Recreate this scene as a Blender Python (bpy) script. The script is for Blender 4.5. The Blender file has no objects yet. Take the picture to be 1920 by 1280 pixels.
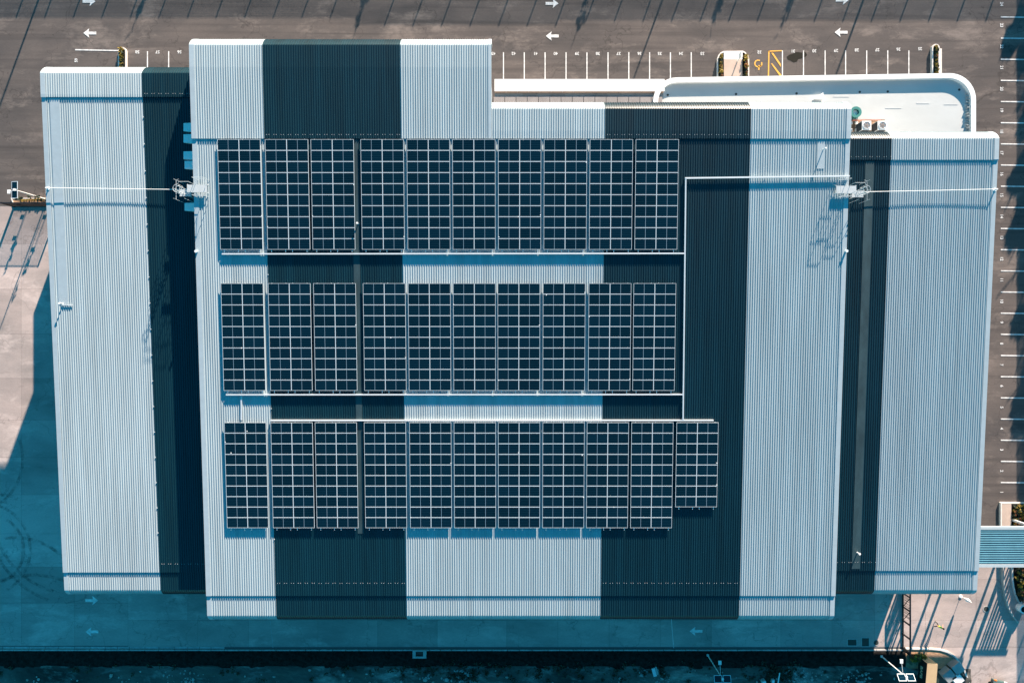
import bpy, bmesh, math, random
from mathutils import Vector, Matrix
random.seed(7)
sc = bpy.context.scene
COL = sc.collection
R = math.radians

# ------------------------------------------------------------------ camera, sky, sun, exposure
H = 82.0                      # drone height over the car park, metres
F = 1280.0                    # focal length in photo pixels (24 mm on a 36 mm sensor, 1920 px)
cd = bpy.data.cameras.new('camera'); cam = bpy.data.objects.new('camera', cd); COL.objects.link(cam)
cam.location = (0, 0, H); cam.rotation_euler = (0, 0, 0)
cd.sensor_width = 36; cd.lens = 24; cd.clip_start = 0.5; cd.clip_end = 2000
sc.camera = cam
SUN_EL = 15.5
SUN_AZ = 20.1                 # from +Y towards +X
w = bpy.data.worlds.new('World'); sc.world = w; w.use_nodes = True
wn = w.node_tree
sky = wn.nodes.new('ShaderNodeTexSky'); sky.sky_type = 'NISHITA'; sky.sun_disc = False
sky.sun_elevation = R(SUN_EL); sky.sun_rotation = R(SUN_AZ)
sky.ozone_density = 10; sky.air_density = 1.6; sky.dust_density = 0.1
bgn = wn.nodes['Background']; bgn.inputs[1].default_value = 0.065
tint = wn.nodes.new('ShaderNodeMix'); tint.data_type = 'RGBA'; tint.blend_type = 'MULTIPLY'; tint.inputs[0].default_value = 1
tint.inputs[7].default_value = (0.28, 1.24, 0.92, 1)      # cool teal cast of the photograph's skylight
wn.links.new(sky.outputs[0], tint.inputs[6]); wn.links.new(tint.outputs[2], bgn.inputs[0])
sl = bpy.data.lights.new('sun', 'SUN'); sun = bpy.data.objects.new('sun', sl); COL.objects.link(sun)
sl.energy = 4.6; sl.angle = R(0.5); sl.color = (1.0, 0.81, 0.66)
sd = Vector((math.sin(R(SUN_AZ))*math.cos(R(SUN_EL)), math.cos(R(SUN_AZ))*math.cos(R(SUN_EL)), math.sin(R(SUN_EL))))
sun.rotation_euler = sd.to_track_quat('Z', 'Y').to_euler()
sun.location = sd*200
sc.view_settings.view_transform = 'Standard'; sc.view_settings.look = 'None'
sc.view_settings.gamma = 1; sc.view_settings.use_curve_mapping = False
sc.view_settings.exposure = 2.0

# ------------------------------------------------------------------ survey helpers
def at(px, py, z=0.0):
    k = (H-z)/F
    return Vector(((px-960)*k, (640-py)*k, z))
SL = 0.0668                                   # roofs fall 3.8 degrees to the south
def zwing(Y): return 15.09 + SL*(Y-23.9)
OFFC = 2.3
def zmain(Y): return zwing(Y) + OFFC
def on(px, py, zf, lift=0.0):                 # point of a roof plane seen at a photo position
    z = 16.0
    for _ in range(30): z = zf(at(px, py, z).y)+lift
    return at(px, py, z)

# ------------------------------------------------------------------ materials
def lin(c): return (c[0], c[1], c[2], 1)
def mat(name, col, rough=0.7, metal=0.0, var=0.0, scale=2.0, bump=0.0, bscale=40.0, spec=0.5, rnd=0.0, stretch=(1,1,1), col2=None):
    m = bpy.data.materials.new(name); m.use_nodes = True
    n = m.node_tree; b = n.nodes['Principled BSDF']
    b.inputs['Roughness'].default_value = rough; b.inputs['Metallic'].default_value = metal
    b.inputs['Specular IOR Level'].default_value = spec
    b.inputs['Base Color'].default_value = lin(col)
    L = n.links
    tc = n.nodes.new('ShaderNodeNewGeometry')
    mp = n.nodes.new('ShaderNodeMapping'); mp.inputs['Scale'].default_value = stretch
    L.new(tc.outputs['Position'], mp.inputs['Vector'])
    cur = None
    if var > 0 or col2:
        nz = n.nodes.new('ShaderNodeTexNoise'); nz.inputs['Scale'].default_value = scale; nz.inputs['Detail'].default_value = 8; nz.inputs['Roughness'].default_value = 0.62
        L.new(mp.outputs[0], nz.inputs['Vector'])
        rp = n.nodes.new('ShaderNodeValToRGB'); L.new(nz.outputs['Fac'], rp.inputs[0])
        lo = tuple(c*(1-var) for c in col); hi = tuple(min(1, c*(1+var)) for c in (col2 or col))
        rp.color_ramp.elements[0].position = 0.33; rp.color_ramp.elements[0].color = lin(lo)
        rp.color_ramp.elements[1].position = 0.67; rp.color_ramp.elements[1].color = lin(hi)
        cur = rp.outputs[0]
    if rnd > 0:
        oi = n.nodes.new('ShaderNodeObjectInfo')
        mr = n.nodes.new('ShaderNodeMapRange'); mr.inputs[3].default_value = 1-rnd; mr.inputs[4].default_value = 1+rnd
        L.new(oi.outputs['Random'], mr.inputs[0])
        vm = n.nodes.new('ShaderNodeVectorMath'); vm.operation = 'SCALE'
        if cur: L.new(cur, vm.inputs[0])
        else: vm.inputs[0].default_value = col
        L.new(mr.outputs[0], vm.inputs['Scale']); cur = vm.outputs[0]
    if cur: L.new(cur, b.inputs['Base Color'])
    if bump > 0:
        nb = n.nodes.new('ShaderNodeTexNoise'); nb.inputs['Scale'].default_value = bscale; nb.inputs['Detail'].default_value = 4
        L.new(mp.outputs[0], nb.inputs['Vector'])
        bp = n.nodes.new('ShaderNodeBump'); bp.inputs['Strength'].default_value = bump; bp.inputs['Distance'].default_value = 0.05
        L.new(nb.outputs['Fac'], bp.inputs['Height']); L.new(bp.outputs[0], b.inputs['Normal'])
    return m

def ground_mat(name, base, dark, light, crack=0.5, rnd=0.0, stretch=(.6,1.3,1), tyre=0.0):
    """worn paving: broad stains, fine grain, hairline cracks"""
    m = bpy.data.materials.new(name); m.use_nodes = True
    n = m.node_tree; b = n.nodes['Principled BSDF']; L = n.links
    b.inputs['Roughness'].default_value = 0.95; b.inputs['Specular IOR Level'].default_value = 0.15
    g = n.nodes.new('ShaderNodeNewGeometry')
    mp = n.nodes.new('ShaderNodeMapping'); mp.inputs['Scale'].default_value = stretch; L.new(g.outputs['Position'], mp.inputs['Vector'])
    def noise(s, d=6, r=0.6, src=None, dist=0.0):
        t = n.nodes.new('ShaderNodeTexNoise'); t.inputs['Scale'].default_value = s; t.inputs['Detail'].default_value = d; t.inputs['Roughness'].default_value = r; t.inputs['Distortion'].default_value = dist
        L.new(src or mp.outputs[0], t.inputs['Vector']); return t.outputs['Fac']
    def ramp(f, a, c, ca, cc):
        r = n.nodes.new('ShaderNodeValToRGB'); r.color_ramp.elements[0].position = a; r.color_ramp.elements[1].position = c
        r.color_ramp.elements[0].color = lin(ca); r.color_ramp.elements[1].color = lin(cc); L.new(f, r.inputs[0]); return r.outputs[0]
    def mix(f, a, c, mode='MIX'):
        x = n.nodes.new('ShaderNodeMix'); x.data_type = 'RGBA'; x.blend_type = mode
        if isinstance(f, float): x.inputs[0].default_value = f
        else: L.new(f, x.inputs[0])
        for s, v in ((6, a), (7, c)):
            if isinstance(v, tuple): x.inputs[s].default_value = lin(v)
            else: L.new(v, x.inputs[s])
        return x.outputs[2]
    c = ramp(noise(0.09, 8, 0.65, dist=0.3), 0.36, 0.64, dark, base)
    k = ramp(noise(0.20, 9, 0.72, dist=0.25), 0.52, 0.80, (0,0,0), (1,1,1))
    c = mix(k, c, light)
    fine = ramp(noise(6.0, 6, 0.8), 0.25, 0.75, (0.86,0.86,0.86), (1.14,1.14,1.14))
    c = mix(1.0, c, fine, 'MULTIPLY')
    spots = ramp(noise(0.75, 3, 0.55), 0.66, 0.76, (0,0,0), (.45,.45,.45))
    c = mix(spots, c, tuple(x*0.75 for x in dark))
    # hairline cracks
    wv = noise(0.35, 4, 0.6); 
    v = n.nodes.new('ShaderNodeTexVoronoi'); v.feature = 'DISTANCE_TO_EDGE'; v.inputs['Scale'].default_value = 0.13
    vm = n.nodes.new('ShaderNodeVectorMath'); vm.operation = 'MULTIPLY_ADD'; vm.inputs[1].default_value = (6,6,0); 
    tn = n.nodes.new('ShaderNodeTexNoise'); tn.inputs['Scale'].default_value = 0.5; tn.inputs['Detail'].default_value = 6; L.new(g.outputs['Position'], tn.inputs['Vector'])
    L.new(tn.outputs['Color'], vm.inputs[0]); L.new(g.outputs['Position'], vm.inputs[2]); L.new(vm.outputs[0], v.inputs['Vector'])
    ck = ramp(v.outputs['Distance'], 0.0015, 0.008, (crack,)*3, (0,0,0))
    c = mix(ck, c, tuple(x*0.45 for x in dark))
    if tyre > 0:
        wt = n.nodes.new('ShaderNodeTexNoise'); wt.inputs['Scale'].default_value = 0.5; wt.inputs['Detail'].default_value = 5; wt.inputs['Distortion'].default_value = 0.6
        m2 = n.nodes.new('ShaderNodeMapping'); m2.inputs['Scale'].default_value = (0.07, 2.6, 1); L.new(g.outputs['Position'], m2.inputs['Vector']); L.new(m2.outputs[0], wt.inputs['Vector'])
        tf = ramp(wt.outputs['Fac'], 0.5, 0.72, (0,0,0), (tyre,)*3)
        c = mix(tf, c, tuple(x*0.7 for x in dark))
    if rnd > 0:
        oi = n.nodes.new('ShaderNodeObjectInfo'); mr = n.nodes.new('ShaderNodeMapRange'); mr.inputs[3].default_value = 1-rnd; mr.inputs[4].default_value = 1+rnd
        L.new(oi.outputs['Random'], mr.inputs[0]); vs = n.nodes.new('ShaderNodeVectorMath'); vs.operation = 'SCALE'; L.new(c, vs.inputs[0]); L.new(mr.outputs[0], vs.inputs['Scale']); c = vs.outputs[0]
    L.new(c, b.inputs['Base Color'])
    bp = n.nodes.new('ShaderNodeBump'); bp.inputs['Strength'].default_value = 0.25; bp.inputs['Distance'].default_value = 0.02
    L.new(noise(9.0, 4, 0.7), bp.inputs['Height']); L.new(bp.outputs[0], b.inputs['Normal'])
    return m

M = dict(
    asphalt=ground_mat('asphalt', (.138,.116,.105), (.078,.071,.069), (.29,.24,.21), crack=.5, tyre=.6),
    concrete=ground_mat('concrete', (.49,.395,.36), (.27,.235,.22), (.70,.58,.53), crack=.45, rnd=.17),
    joint=mat('joint_filler', (.12,.12,.12), .95),
    light_sheet=mat('light_roof_sheet', (.335,.405,.430), .45, .0, .12, .40, spec=.5, stretch=(3,.15,1)),
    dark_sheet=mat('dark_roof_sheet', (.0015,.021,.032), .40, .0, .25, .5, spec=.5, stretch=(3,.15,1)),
    flash_l=mat('light_flashing', (.37,.435,.465), .45, .0, .05, 1.5),
    pan_d=mat('dark_translucent_pan', (.026,.052,.060), .5, .0, .3, .8, stretch=(1,.4,1)),
    wall=mat('wall_cladding', (.30,.33,.35), .6, .0, .06, .5),
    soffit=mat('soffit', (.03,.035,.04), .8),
    rail=mat('painted_rail', (.42,.46,.48), .5, .0, .05, 3),
    white=mat('white_paint', (.80,.80,.78), .6, .0, .04, 1.0),
    membrane=mat('roof_membrane', (.47,.49,.485), .7, .0, .05, .35, bump=.15, bscale=1.2, stretch=(.6,1,1)),
    alu=mat('aluminium', (.66,.74,.78), .4, .0),
    galv=mat('galvanised_steel', (.62,.66,.68), .45, .2, .06, 4),
    black=mat('black_steel', (.012,.012,.014), .45),
    grey_panel=mat('grey_fibre_cement', (.24,.22,.215), .85, .0, .12, 1.2, rnd=.08),
    tan_panel=mat('tan_trim', (.38,.27,.21), .8, .0, .1, 1.0),
    paint=mat('road_paint', (.66,.65,.63), .7, .0, .28, 2.2),
    yellow=mat('yellow_paint', (.75,.38,.05), .7, .0, .12, 3.0),
    kerb=mat('kerb_concrete', (.66,.62,.57), .8, .0, .1, 2),
    kerb_g=mat('weathered_kerb', (.36,.36,.35), .85, .0, .2, 2, rnd=.1),
    paving=mat('pink_paving', (.46,.36,.30), .85, .0, .08, 1.5),
    mulch=mat('dark_mulch', (.014,.013,.012), 1, .0, .6, 3, bump=.8, bscale=8, spec=.1),
    soil=mat('sandy_soil', (.44,.27,.165), .95, .0, .2, 2.5, bump=.6, bscale=6, spec=.1),
    dirt=ground_mat('dirt_lot', (.15,.14,.125), (.028,.032,.030), (.50,.47,.43), crack=.0),
    rubble=mat('rubble', (.42,.41,.39), .9, .0, .2, 2, rnd=.3),
    leaf=mat('shrub_leaf', (.075,.085,.018), .7, .0, .5, 6, col2=(.30,.20,.02), rnd=.2),
    leaf_d=mat('dark_leaf', (.018,.034,.016), .7, .0, .5, 4, rnd=.2),
    leaf_r=mat('red_leaf', (.22,.07,.02), .7, .0, .5, 6, rnd=.2),
    bark=mat('bark', (.10,.075,.055), .9, .0, .3, 8),
    tan_block=mat('bronze_cladding', (.52,.36,.20), .5, .0, .06, 1.0),
    dark_face=mat('dark_sign_face', (.010,.010,.011), .5),
    letter=mat('pale_lettering', (.62,.55,.38), .5),
    hivis=mat('hi_vis', (.52,.78,.06), .7),
    trousers=mat('dark_trousers', (.015,.017,.02), .8),
    skin=mat('skin', (.42,.22,.14), .6),
    stain=mat('water_stain', (.020,.019,.015), .8, .0, .15, 2, spec=.1),
    rubber=mat('tyre_rubber', (.02,.02,.02), .85),
    carpaint=mat('car_paint', (.05,.09,.09), .25),
    glass=mat('dark_glass', (.01,.015,.02), .08),
    orange=mat('orange_lens', (.8,.2,.03), .3),
    block=mat('grey_block', (.27,.29,.29), .8, .0, .1, 2, rnd=.15),
    timber=mat('timber_sleeper', (.23,.14,.085), .85, .0, .25, 2),
    copper=mat('copper_pipe', (.35,.12,.08), .5),
    teal=mat('teal_metal', (.05,.20,.18), .4),
    manhole=mat('cast_iron', (.03,.035,.03), .7, .0, .2, 6),
)
def cell_material():
    m = bpy.data.materials.new('solar_cells'); m.use_nodes = True
    n = m.node_tree; b = n.nodes['Principled BSDF']; L = n.links
    tc = n.nodes.new('ShaderNodeTexCoord'); sp = n.nodes.new('ShaderNodeSeparateXYZ'); L.new(tc.outputs['Object'], sp.inputs[0])
    mu = n.nodes.new('ShaderNodeMath'); mu.operation = 'MULTIPLY'; mu.inputs[1].default_value = 1/0.168; L.new(sp.outputs[1], mu.inputs[0])
    fr = n.nodes.new('ShaderNodeMath'); fr.operation = 'FRACT'; L.new(mu.outputs[0], fr.inputs[0])
    lt = n.nodes.new('ShaderNodeMath'); lt.operation = 'LESS_THAN'; lt.inputs[1].default_value = 0.10; L.new(fr.outputs[0], lt.inputs[0])
    oi = n.nodes.new('ShaderNodeObjectInfo')
    mr = n.nodes.new('ShaderNodeMapRange'); mr.inputs[3].default_value = 0.75; mr.inputs[4].default_value = 1.35; L.new(oi.outputs['Random'], mr.inputs[0])
    vs = n.nodes.new('ShaderNodeVectorMath'); vs.operation = 'SCALE'; vs.inputs[0].default_value = (.0008,.0085,.0165); L.new(mr.outputs[0], vs.inputs['Scale'])
    mx = n.nodes.new('ShaderNodeMix'); mx.data_type = 'RGBA'; L.new(lt.outputs[0], mx.inputs[0]); L.new(vs.outputs[0], mx.inputs[6]); mx.inputs[7].default_value = (.012,.045,.065,1)
    L.new(mx.outputs[2], b.inputs['Base Color']); b.inputs['Roughness'].default_value = 0.12; b.inputs['Specular IOR Level'].default_value = 0.45
    return m
M['cells'] = cell_material()

# ------------------------------------------------------------------ object helpers
def tag(o, label=None, cat=None, group=None, kind=None):
    if label: o['label'] = label
    if cat: o['category'] = cat
    if group: o['group'] = group
    if kind: o['kind'] = kind
    return o
def thing(name, loc=(0,0,0), label=None, cat=None, group=None, rz=0, rx=0):
    o = bpy.data.objects.new(name, None); COL.objects.link(o); o.location = loc; o.rotation_euler = (rx,0,rz)
    o.empty_display_size = .5
    return tag(o, label, cat, group)
class MB:
    def __init__(s): s.v = []; s.f = []; s.m = []
    def quad(s, a, b, c, d, m=0):
        i = len(s.v); s.v += [tuple(a), tuple(b), tuple(c), tuple(d)]; s.f.append((i,i+1,i+2,i+3)); s.m.append(m)
    def poly(s, pts, m=0):
        i = len(s.v); s.v += [tuple(p) for p in pts]; s.f.append(tuple(range(i, i+len(pts)))); s.m.append(m)
    def box(s, x0, x1, y0, y1, z0, z1, m=0, bottom=True, M4=None):
        i = len(s.v)
        p = [Vector((x,y,z)) for z in (z0,z1) for y in (y0,y1) for x in (x0,x1)]
        if M4: p = [M4 @ q for q in p]
        s.v += [tuple(q) for q in p]
        fs = [(4,5,7,6),(0,1,5,4),(2,6,7,3),(0,4,6,2),(1,3,7,5)]
        if bottom: fs.append((0,2,3,1))
        for f in fs: s.f.append(tuple(i+k for k in f)); s.m.append(m)
        return s
    def bar(s, a, b, r=.03, n=6, m=0, r2=None, cap=True):
        a = Vector(a); b = Vector(b); d = (b-a)
        if d.length < 1e-6: return s
        q = d.to_track_quat('Z','Y'); i = len(s.v); r2 = r if r2 is None else r2
        for c, rr in ((a,r),(b,r2)):
            for k in range(n):
                t = 2*math.pi*k/n; s.v.append(tuple(c + q @ Vector((math.cos(t)*rr, math.sin(t)*rr, 0))))
        for k in range(n):
            s.f.append((i+k, i+(k+1)%n, i+n+(k+1)%n, i+n+k)); s.m.append(m)
        if cap:
            s.f.append(tuple(i+n+k for k in range(n))); s.m.append(m)
            s.f.append(tuple(i+n-1-k for k in range(n))); s.m.append(m)
        return s
    def prism(s, pts, z0, z1, m=0, bottom=False):
        a = sum(pts[k][0]*pts[(k+1)%len(pts)][1]-pts[(k+1)%len(pts)][0]*pts[k][1] for k in range(len(pts)))
        if a < 0: pts = pts[::-1]
        n = len(pts); i = len(s.v)
        s.v += [(p[0],p[1],z0) for p in pts] + [(p[0],p[1],z1) for p in pts]
        s.f.append(tuple(range(i+n, i+2*n))); s.m.append(m)
        if bottom: s.f.append(tuple(range(i+n-1, i-1, -1))); s.m.append(m)
        for k in range(n):
            s.f.append((i+k, i+(k+1)%n, i+n+(k+1)%n, i+n+k)); s.m.append(m)
        return s
    def ring(s, outer, inner, z0, z1, m=0):
        n = len(outer); i = len(s.v)
        for pts, z in ((outer,z0),(outer,z1),(inner,z1),(inner,z0)): s.v += [(p[0],p[1],z) for p in pts]
        for k in range(n):
            k2 = (k+1)%n
            for a in range(3):
                s.f.append((i+a*n+k, i+a*n+k2, i+(a+1)*n+k2, i+(a+1)*n+k)); s.m.append(m)
        return s
    def mesh(s, name, mats):
        me = bpy.data.meshes.new(name); me.from_pydata(s.v, [], s.f)
        for mm in (mats if isinstance(mats, (list,tuple)) else [mats]): me.materials.append(mm)
        for p, k in zip(me.polygons, s.m): p.material_index = k
        me.update(); return me
    def build(s, name, mats, parent=None, loc=None):
        o = bpy.data.objects.new(name, s.mesh(name, mats)); COL.objects.link(o)
        if parent: o.parent = parent
        if loc is not None: o.location = loc
        return o
def inst(name, me, parent=None, loc=(0,0,0), rot=(0,0,0), sc_=None):
    o = bpy.data.objects.new(name, me); COL.objects.link(o); o.location = loc; o.rotation_euler = rot
    if sc_: o.scale = sc_
    if parent: o.parent = parent
    return o
def struct(o): o['kind'] = 'structure'; return o
def circ(cx, cy, r, n=24, a0=0): return [(cx+r*math.cos(a0+2*math.pi*k/n), cy+r*math.sin(a0+2*math.pi*k/n)) for k in range(n)]

# ------------------------------------------------------------------ the setting: car park, yard, road
g = MB(); g.quad((-500,-500,-.012),(500,-500,-.012),(500,500,-.012),(-500,500,-.012))
asphalt = struct(g.build('car_park', M['asphalt']))

yard = struct(MB().box(at(-700,0).x, at(2600,0).x, at(0,1216.5).y, at(0,1090).y, -.06, -.004, bottom=False).box(at(-700,0).x, at(300,0).x, at(0,1120).y, at(0,386).y, -.06,-.004, bottom=False).box(at(1500,0).x, at(2600,0).x, at(0,1120).y, at(0,1000).y, -.06,-.004, bottom=False).build('concrete_yard', M['joint']))
slabs = []
def slab(x0, y0, x1, y1, gap=.022):
    a = at(x0, y0); b = at(x1, y1)
    m = MB(); cx, cy = (a.x+b.x)/2, (a.y+b.y)/2; hx, hy = abs(b.x-a.x)/2-gap/2, abs(b.y-a.y)/2-gap/2
    dz = random.uniform(-.002, .002)
    m.box(-hx, hx, -hy, hy, -.03, .006+dz, bottom=False)
    return m.build('concrete_slab', M['concrete'], yard, (cx,cy,0))
ys = [387, 457, 542, 626, 709, 787, 857, 927, 1000, 1062, 1130, 1210]
xs = [-330, -230, -130, -36, 40, 140, 240]
for j in range(len(ys)-1):
    for i in range(len(xs)-1):
        o = random.choice((0, 0, 8)) if j > 3 else 0
        slab(xs[i], ys[j], xs[i+1], ys[j+1])
for j, (ya, yb) in enumerate(((1098,1162),(1162,1212))):
    x = 240
    while x < 1640:
        x2 = min(x+random.choice((96,112,130)), 1640); slab(x, ya, x2, yb); x = x2
for j, (ya, yb) in enumerate(((1004,1085),(1085,1162),(1162,1212))):
    for x in range(1640, 2400, 95): slab(x, ya, x+95, yb)
road_se = struct(MB().prism([tuple(at(x,y).xy) for x,y in ((1720,1212.6),(2500,1212.6),(2500,1700),(1760,1700),(1760,1300),(1740,1262),(1720,1236))], -.03, .004).build('driveway', M['concrete']))

# road marks
def mark(name, pts, m='paint', z=.012): 
    return MB().prism([tuple(at(x,y).xy) for x,y in pts], -.001, z).build(name, M[m], asphalt)
def vline(x, y0, y1, wpx=1.9, m='paint'): return mark('parking_line', ((x-wpx/2,y0),(x+wpx/2,y0),(x+wpx/2,y1),(x-wpx/2,y1)), m)
for x in (944, 983, 1022, 1061.3, 1100.5, 1140, 1179, 1218, 1257, 1296): vline(x, 98.5, 165)
for x in (1467, 1506.5, 1547, 1585.5, 1625, 1664.5, 1704): vline(x, 95, 165)
for x in (276.5, 316.3, 905): vline(x, 96.5, 150)
mark('parking_line', ((141,92.6),(222,94.2),(222,96.4),(141,94.8)))
for k in range(24):
    y = 32.3 + k*39.62
    if y > 945: break
    mark('parking_line', ((1876.5,y-1.1),(1962,y-.1),(1962,y+2.1),(1876.5,y+1.1)))
mark('parking_line', ((1441,95.5),(1466,94.5),(1466,96.5),(1441,97.5)), 'yellow')
mark('parking_line', ((1440.5,95.5),(1442.8,95.5),(1441.6,160),(1439.3,160)), 'yellow')
mark('hatch_stripe', ((1446,99.5),(1449.5,99.5),(1464,120.5),(1464,126)), 'yellow')
mark('hatch_stripe', ((1445.5,119.5),(1448,119.5),(1472,150),(1467,150)), 'yellow')
def arrow(x, y, d, m='paint', par=None):
    pts = [(12,0),(1.2,8.6),(2.6,2.6),(-12,2.6),(-12,-2.6),(2.6,-2.6),(1.2,-8.6)]
    return mark('road_arrow', [(x+d*a, y+b) for a, b in pts], z=.02)
for x, y, d in ((167,3,1),(168.5,62.5,-1),(1035,7,1),(1035.5,68,-1),(1579,1,1),(1577,61,-1),(172,1125,1),(172.5,1183.5,-1),(1305,1182.5,-1)): arrow(x,y,d)
def text(name, s, loc, size, rz=0, m='paint', parent=None, rx=0, ry=0, ext=.004):
    cu = bpy.data.curves.new(name, 'FONT'); cu.body = s; cu.size = size; cu.align_x = 'CENTER'; cu.align_y = 'CENTER'; cu.extrude = ext; cu.offset = size*.02
    t = bpy.data.objects.new(name, cu); COL.objects.link(t)
    me = bpy.data.meshes.new_from_object(t.evaluated_get(bpy.context.evaluated_depsgraph_get()))
    bpy.data.objects.remove(t); bpy.data.curves.remove(cu)
    me.materials.clear(); me.materials.append(M[m])
    o = inst(name, me, parent, loc, (rx,ry,rz)); return o
def num(s, x, y, rz): return text('stall_number', s, at(x, y, .004), .50, rz, parent=asphalt)
for k, x in enumerate((925, 963, 1004, 1042, 1082, 1121, 1160, 1199, 1237, 1277, 1317)): num(str(43-k), x, 100.5, math.pi)
for s, x, y in (('32',1424,98),('31',1487,96),('30',1527,95.5),('29',1567.5,95),('28',1606.5,94),('27',1645,93.5),('26',1684.5,92.5),('25',1725,91.5)): num(s, x, y, math.pi)
for s, x in (('58',257.5),('57',295.5),('56',336.5)): num(s, x, 97.5, math.pi)
num('59', 143, 113.5, math.pi/2)
for k in range(24): num(str(24-k), 1878, 8+k*39.75, -math.pi/2)
# accessible-bay symbol
p = MB(); c0 = at(1421.5,119.5)
for k in range(16):
    a = R(60+k*17); b = R(60+(k+1)*17)
    r0, r1 = .33, .47
    p.poly([(c0.x+r0*math.cos(a),c0.y+r0*math.sin(a),.006),(c0.x+r1*math.cos(a),c0.y+r1*math.sin(a),.006),(c0.x+r1*math.cos(b),c0.y+r1*math.sin(b),.006),(c0.x+r0*math.cos(b),c0.y+r0*math.sin(b),.006)])
for a, b, c, d in ((1422,122.5,1428.5,124.3),(1421.5,124,1424,131.5),(1427,117,1429.3,123)):
    A = at(a,b); B = at(c,d); p.quad((A.x,B.y,.006),(B.x,B.y,.006),(B.x,A.y,.006),(A.x,A.y,.006))
p.build('accessible_symbol', M['yellow'], asphalt)
mark('water_stain', [(1475,107),(1480,103),(1487,101),(1491,98),(1497,98),(1503,99),(1508,97),(1512,100),(1513,104),(1509,108),(1503,110),(1497,111),(1494,116),(1488,117.5),(1482,114),(1477,112)], 'stain', .002)
# the two straight joint strips over the service road, tyre marks
for x0, x1 in ((1258,1263),(505.5,512)):
    mark('joint_strip', ((x0-.5,1150),(x0+.5,1150),(x1+.5,1214),(x1-.5,1214)), 'kerb_g' if x0 < 1000 else 'paint', .0115)
def tyre_mark(cx, cy, r, a0, a1, wd=.36):
    m = MB(); c = at(cx, cy); n = 26; r *= H/F
    for k in range(n):
        a = R(a0+(a1-a0)*k/n); b = R(a0+(a1-a0)*(k+1)/n)
        m.quad(*[(c.x+q*math.cos(t), c.y+q*math.sin(t), .0155) for q, t in ((r,a),(r,b),(r+wd,b),(r+wd,a))][::-1])
    return m.build('tyre_mark', M['tyre'], yard)
def soft_dark():
    m = bpy.data.materials.new('tyre_mark'); m.use_nodes = True; n = m.node_tree; L = n.links
    b = n.nodes['Principled BSDF']; b.inputs['Base Color'].default_value = (.05,.05,.05,1); b.inputs['Roughness'].default_value = .9
    t = n.nodes.new('ShaderNodeTexNoise'); t.inputs['Scale'].default_value = 1.3; t.inputs['Detail'].default_value = 8; t.inputs['Roughness'].default_value = .75
    g_ = n.nodes.new('ShaderNodeNewGeometry'); L.new(g_.outputs['Position'], t.inputs['Vector'])
    r = n.nodes.new('ShaderNodeMapRange'); r.inputs[1].default_value = .42; r.inputs[2].default_value = .72; r.inputs[3].default_value = .0; r.inputs[4].default_value = .55; L.new(t.outputs['Fac'], r.inputs[0]); L.new(r.outputs[0], b.inputs['Alpha'])
    return m
M['tyre'] = soft_dark()
for a in ((-20,1030,62,-70,60),(-30,1030,84,-60,75),(5,985,55,60,250),(2,985,42,70,240),(140,960,150,165,255),(150,960,172,170,250),(-60,860,100,-60,20),(60,1250,170,60,140),(30,1130,120,20,100)): tyre_mark(*a)

# drain covers and pits in the service road
def pit(name, x, y, wx, wy, label, m='manhole', z=.03, rnd=False):
    c = at(x,y); 
    t = thing(name, (c.x,c.y,0), label, 'drain cover')
    b = MB()
    if rnd: b.prism(circ(0,0,wx*H/F,20), .0, z)
    else: b.box(-wx*H/F, wx*H/F, -wy*H/F, wy*H/F, 0, z)
    b.build('cover', M[m], t)
    fr = MB()
    if rnd: fr.ring(circ(0,0,wx*H/F+.09,20), circ(0,0,wx*H/F+.005,20), 0, z+.01)
    else:
        a, b2 = wx*H/F+.09, wy*H/F+.09; i1, i2 = a-.085, b2-.085
        fr.ring([(-a,-b2),(a,-b2),(a,b2),(-a,b2)], [(-i1,-i2),(i1,-i2),(i1,i2),(-i1,i2)], 0, z+.01)
    fr.build('frame', M['kerb_g'], t); return t
pit('drain_cover', 1597.5, 1203.5, 8, 5.5, 'dark square drain cover west of the two rounder pits by the south kerb')
pit('drain_cover', 1622.5, 1203, 6.5, 7.5, 'larger square pit between the square cover and the round one')
pit('drain_cover', 1642.5, 1204, 4.6, 4.6, 'round dark pit cover nearest the gate shadow by the south kerb', rnd=True)
pit('drain_cover', 1849, 1141, 4.8, 4.8, 'round black manhole cover on the bright concrete south-east of the warehouse', rnd=True)

# ------------------------------------------------------------------ south kerb, mulch bed, dirt lot
edge = lambda x: 1216.5 - max(0, (700-abs(x-700)))*0.004 if x < 1680 else 1216.5
kb = struct(MB().box(at(-600,0).x, at(1640,0).x, at(0,1219.2).y, at(0,1217.2).y, -.05, .0).build('south_kerb', M['joint']))
x = -500
while x < 1690:
    L_ = random.uniform(20, 30); a = at(x+.5, 0); b = at(min(x+L_-.5,1697), 0)
    MB().box(a.x, b.x, at(0,1218.6).y, at(0,1216.4).y, 0, .13+random.uniform(-.01,.01), bottom=False).build('kerb_stone', M['kerb_g'], kb)
    if x < 420: MB().box(a.x, b.x, at(0,1215.4).y, at(0,1211.4).y, 0, .025+random.uniform(-.006,.006), bottom=False).build('gutter_stone', M['kerb_g'], kb)
    x += L_
def strip(x0, x1, y0f, y1f, n, z0, z1, seedamp, rows=10, name='bed'):
    m = MB(); P = []
    for i in range(n+1):
        x = x0+(x1-x0)*i/n; row = []
        for j in range(rows+1):
            t = j/rows; y = y0f(x)*(1-t)+y1f(x)*t; p = at(x, y, 0); p.z = z0(t)+random.uniform(-1,1)*seedamp*(0 if j in (0,) else 1)
            row.append(p)
        P.append(row)
    for i in range(n):
        for j in range(rows): m.quad(P[i][j], P[i][j+1], P[i+1][j+1], P[i+1][j])
    return m
jag = [random.uniform(-1,1) for _ in range(400)]
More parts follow.
